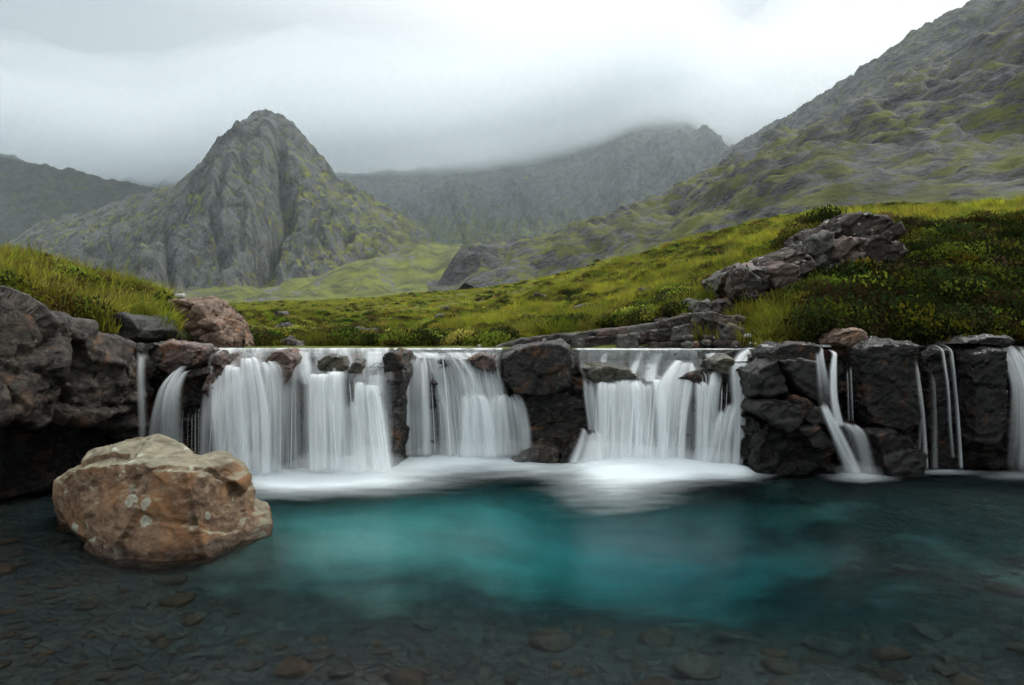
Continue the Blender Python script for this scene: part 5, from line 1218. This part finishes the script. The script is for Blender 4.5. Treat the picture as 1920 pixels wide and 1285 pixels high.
def scatter(name, pts, scl, rot, tint, src, label, cat):
    if len(pts) == 0: return
    me = bpy.data.meshes.new(name)
    me.vertices.add(len(pts)); me.vertices.foreach_set('co', np.asarray(pts, np.float32).ravel())
    for k, a, ty, key in (('scl', scl, 'FLOAT', 'value'), ('rot', rot, 'FLOAT_VECTOR', 'vector'), ('tint', tint, 'FLOAT_VECTOR', 'vector')):
        at = me.attributes.new(k, ty, 'POINT'); at.data.foreach_set(key, np.asarray(a, np.float32).ravel())
    o = bpy.data.objects.new(name, me); COL.objects.link(o)
    ng = bpy.data.node_groups.new(name, 'GeometryNodeTree')
    ng.interface.new_socket('Geometry', in_out='INPUT', socket_type='NodeSocketGeometry'); ng.interface.new_socket('Geometry', in_out='OUTPUT', socket_type='NodeSocketGeometry')
    N = ng.nodes; gi = N.new('NodeGroupInput'); go = N.new('NodeGroupOutput')
    iop = N.new('GeometryNodeInstanceOnPoints'); oi = N.new('GeometryNodeObjectInfo'); oi.inputs[0].default_value = src
    a1 = N.new('GeometryNodeInputNamedAttribute'); a1.data_type = 'FLOAT'; a1.inputs[0].default_value = 'scl'
    a2 = N.new('GeometryNodeInputNamedAttribute'); a2.data_type = 'FLOAT_VECTOR'; a2.inputs[0].default_value = 'rot'
    e2r = N.new('FunctionNodeEulerToRotation')
    L = ng.links
    L.new(gi.outputs[0], iop.inputs['Points']); L.new(oi.outputs['Geometry'], iop.inputs['Instance'])
    L.new(a1.outputs[0], iop.inputs['Scale']); L.new(a2.outputs[0], e2r.inputs[0]); L.new(e2r.outputs[0], iop.inputs['Rotation'])
    L.new(iop.outputs[0], go.inputs[0])
    md = o.modifiers.new('scatter', 'NODES'); md.node_group = ng
    tag(o, label, cat, kind='stuff')

OUTP = [[(1370, 500), (1440, 480), (1510, 440), (1590, 398), (1690, 405), (1700, 480), (1620, 508), (1520, 515), (1496, 550), (1446, 572), (1420, 582), (1378, 552)],
        [(1325, 570), (1390, 560), (1392, 615), (1335, 620)], [(1294, 560), (1330, 560), (1330, 625), (1296, 620)]]
rgn = np.random.default_rng(5)
PAL = {'lime': (0.44, 0.45, 0.05), 'green': (0.18, 0.235, 0.03), 'olive': (0.28, 0.265, 0.05), 'straw': (0.38, 0.30, 0.10), 'rust': (0.13, 0.08, 0.028), 'brown': (0.07, 0.05, 0.024), 'dark': (0.028, 0.044, 0.012), 'moss': (0.13, 0.12, 0.015), 'pink': (0.20, 0.08, 0.12)}
def colour(n, names, w, jit=0.22):
    idx = rgn.choice(len(names), n, p=np.array(w) / sum(w))
    c = np.array([PAL[k] for k in names])[idx]
    return c * np.exp(rgn.normal(0, jit, (n, 1))) * np.exp(rgn.normal(0, .08, (n, 3)))
def do_scatter(name, P3, kinds_src, S, tint, label, cat, tiltv=.18):
    n = len(P3); which = rgn.integers(0, len(kinds_src), n)
    rot = np.stack([rgn.normal(0, tiltv, n), rgn.normal(0, tiltv, n), rgn.uniform(0, 6.28, n)], 1)
    for k, src in enumerate(kinds_src):
        m = which == k
        scatter(name, P3[m], S[m], rot[m], tint[m], src, label, cat)

# moor: points with a density that falls with distance
def sample_fan(n, y0, y1, s0, s1, pw):
    t = rgn.random(n); y = (y0 ** pw + t * (y1 ** pw - y0 ** pw)) ** (1 / pw)
    s = rgn.uniform(s0, s1, n); return s * y, y
def moor_points(n, y0, y1, s0, s1, pw):
    x, y = sample_fan(n, y0, y1, s0, s1, pw); z = moor_z(x, y)
    px, py = proj(x, y, z)
    ok = ~((z < 1.93) & (px < 1440)) & ~((px < 1290) & (px > 925) & (py > ltop(px) - 1.5) & (y < 16.5)) & ~((px < 1430) & (py > ltop(px) + 6) & (y < 12.7))
    for q in OUTP: ok &= ~(inside(px, py, q) & (y < 19))
    return x[ok], y[ok], z[ok], px[ok], py[ok]
def moor_grass():
    x, y, z, px, py = moor_points(115000, 11.35, 75, -.78, .95, 0.75)
    hn = fbm(x / 2.6, y / 4.5, o=4, seed=881) + 0.5 * fbm(x / 14, y / 25, o=2, seed=885)
    bank = sstep(1420, 1560, px) * sstep(24, 18, y)          # dark heathery right bank
    shore = sstep(24, 15, y) * sstep(1000, 900, px)
    ledge = sstep(22, 16, y) * sstep(1150, 1300, px)
    heather = hn + 0.9 * bank + 0.35 * shore + 0.35 * ledge > 0.27 - 0.1 * sstep(1000, 800, px)
    g = ~heather
    n = g.sum(); bk = np.clip(bank[g] + 0.4 * ledge[g], 0, 1)[:, None]; sh = shore[g][:, None]
    patch = sstep(-.18, .22, fbm(x[g] / 3.5, y[g] / 7, o=4, seed=891))[:, None]
    c = colour(n, ['lime', 'green', 'olive', 'straw'], [5, 2.0, 2.2, 0.8]) * patch + colour(n, ['green', 'olive', 'lime', 'rust'], [4, 3, .8, 1.2]) * .8 * (1 - patch)
    c = c * (1 - bk) + bk * colour(n, ['green', 'moss', 'dark', 'olive'], [2.5, 2.0, 2.6, 1.2]) * 0.5
    c = c * (1 - 0.35 * sh)
    P3 = np.stack([x[g], y[g], z[g] - .03], 1)
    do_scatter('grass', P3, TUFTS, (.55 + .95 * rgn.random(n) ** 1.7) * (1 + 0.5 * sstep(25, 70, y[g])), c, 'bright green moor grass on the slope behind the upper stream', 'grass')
    h = heather; n = h.sum(); bk = bank[h][:, None]
    c = colour(n, ['brown', 'dark', 'rust', 'green', 'olive'], [2.2, 3.2, .6, 2.6, 1.4], .3)
    c = c * (1 - bk) + bk * colour(n, ['dark', 'brown', 'moss', 'green', 'pink'], [6, 2.2, 1.3, 1.8, .03], .45) * 0.62
    P3 = np.stack([x[h], y[h], z[h] - .02], 1)
    sub = rgn.random(n) < np.where(bank[h] > .3, 1.0, .8)
    do_scatter('heather', P3[sub], SHRUBS, (rgn.uniform(.5, 1.35, n) * (1 + 0.4 * sstep(25, 70, y[h])) * (1 + 0.8 * bank[h] * rgn.random(n) ** 2))[sub], c[sub], 'brown and dark green heather clumps on the moor and right bank', 'heather')
    # farther out: bigger tussocks and clumps
    x, y, z, px, py = moor_points(90000, 62, 420, -.8, 1.0, 1.2)
    hn = fbm(x / 6, y / 12, o=4, seed=895)
    patch = sstep(-.2, .3, fbm(x / 14, y / 40, o=3, seed=896))[:, None]
    c = colour(len(x), ['lime', 'green', 'olive', 'straw'], [5, 1.6, 2, 1]) * patch + colour(len(x), ['green', 'olive', 'lime'], [3, 3, 2]) * (1 - patch)
    hm = hn > .28
    P3 = np.stack([x, y, z - .05], 1); S = rgn.uniform(.7, 1.4, len(x)) * (1 + sstep(80, 300, y))
    do_scatter('grass', P3[~hm], FARS[:2], S[~hm], c[~hm], 'pale green grass of the distant moor', 'grass')
    do_scatter('heather', P3[hm], FARS[2:], S[hm] * .9, colour(int(hm.sum()), ['brown', 'dark', 'olive', 'green'], [2, 2, 2, 2]), 'dark heather patches of the distant moor', 'heather')
moor_grass()

def left_grass():
    n = 15000; x = rgn.uniform(-13.5, -5.0, n); y = rgn.uniform(8.2, 17.5, n); z = left_z(x, y)
    px, py = proj(x, y, z)
    dens = sstep(-.5, .2, fbm(x / 1.1, y / 1.1, o=3, seed=901) + .25)
    e = 1e-2
    front = left_front(px)
    ok = (z > 1.86) & (rgn.random(n) < dens + .25) & (y > front) & ~inside(px, py, [(300, 575), (325, 556), (392, 560), (430, 600), (450, 670), (330, 680)]) & ~(inside(px, py, [(214, 600), (250, 584), (290, 620), (282, 645), (225, 640)]) & (y < 11.6))
    x, y, z, px = x[ok], y[ok], z[ok], px[ok]; n = len(x)
    hn = fbm(x / 1.0, y / 1.0, o=3, seed=905)
    h = hn > .22
    c = colour(n, ['olive', 'lime', 'rust', 'straw', 'green'], [4, 1.6, 1.8, .8, 3.2])
    right = sstep(200, 300, px)[:, None]
    c = c * (1 - right) + right * colour(n, ['lime', 'green', 'olive'], [2.5, 3, 2])
    P3 = np.stack([x, y, z - .03], 1); S = rgn.uniform(.8, 1.5, n)
    do_scatter('grass', P3[~h], TUFTS, S[~h], c[~h], 'long rust-tinged grass covering the left bank', 'grass')
    do_scatter('heather', P3[h], SHRUBS, S[h] * .9, colour(int(h.sum()), ['moss', 'dark', 'rust', 'green', 'brown'], [2.5, 1.5, 2, 3, 1.5]), 'mossy green heather clumps on the left bank', 'heather')
left_grass()
# one flowering heather clump
pk = [P(1606 + a, 517 + b, 14.2) for a, b in ((0, 0), (14, 6), (26, 2), (-12, 9), (16, -7), (5, -4))]
scatter('heather_flowers', pk, [.22, .2, .25, .18, .2, .2], [(0, 0, i) for i in range(6)], [(0.30, 0.15, 0.22)] * 6, SHRUBS[0], 'pink flowering heather below the outcrop', 'heather')
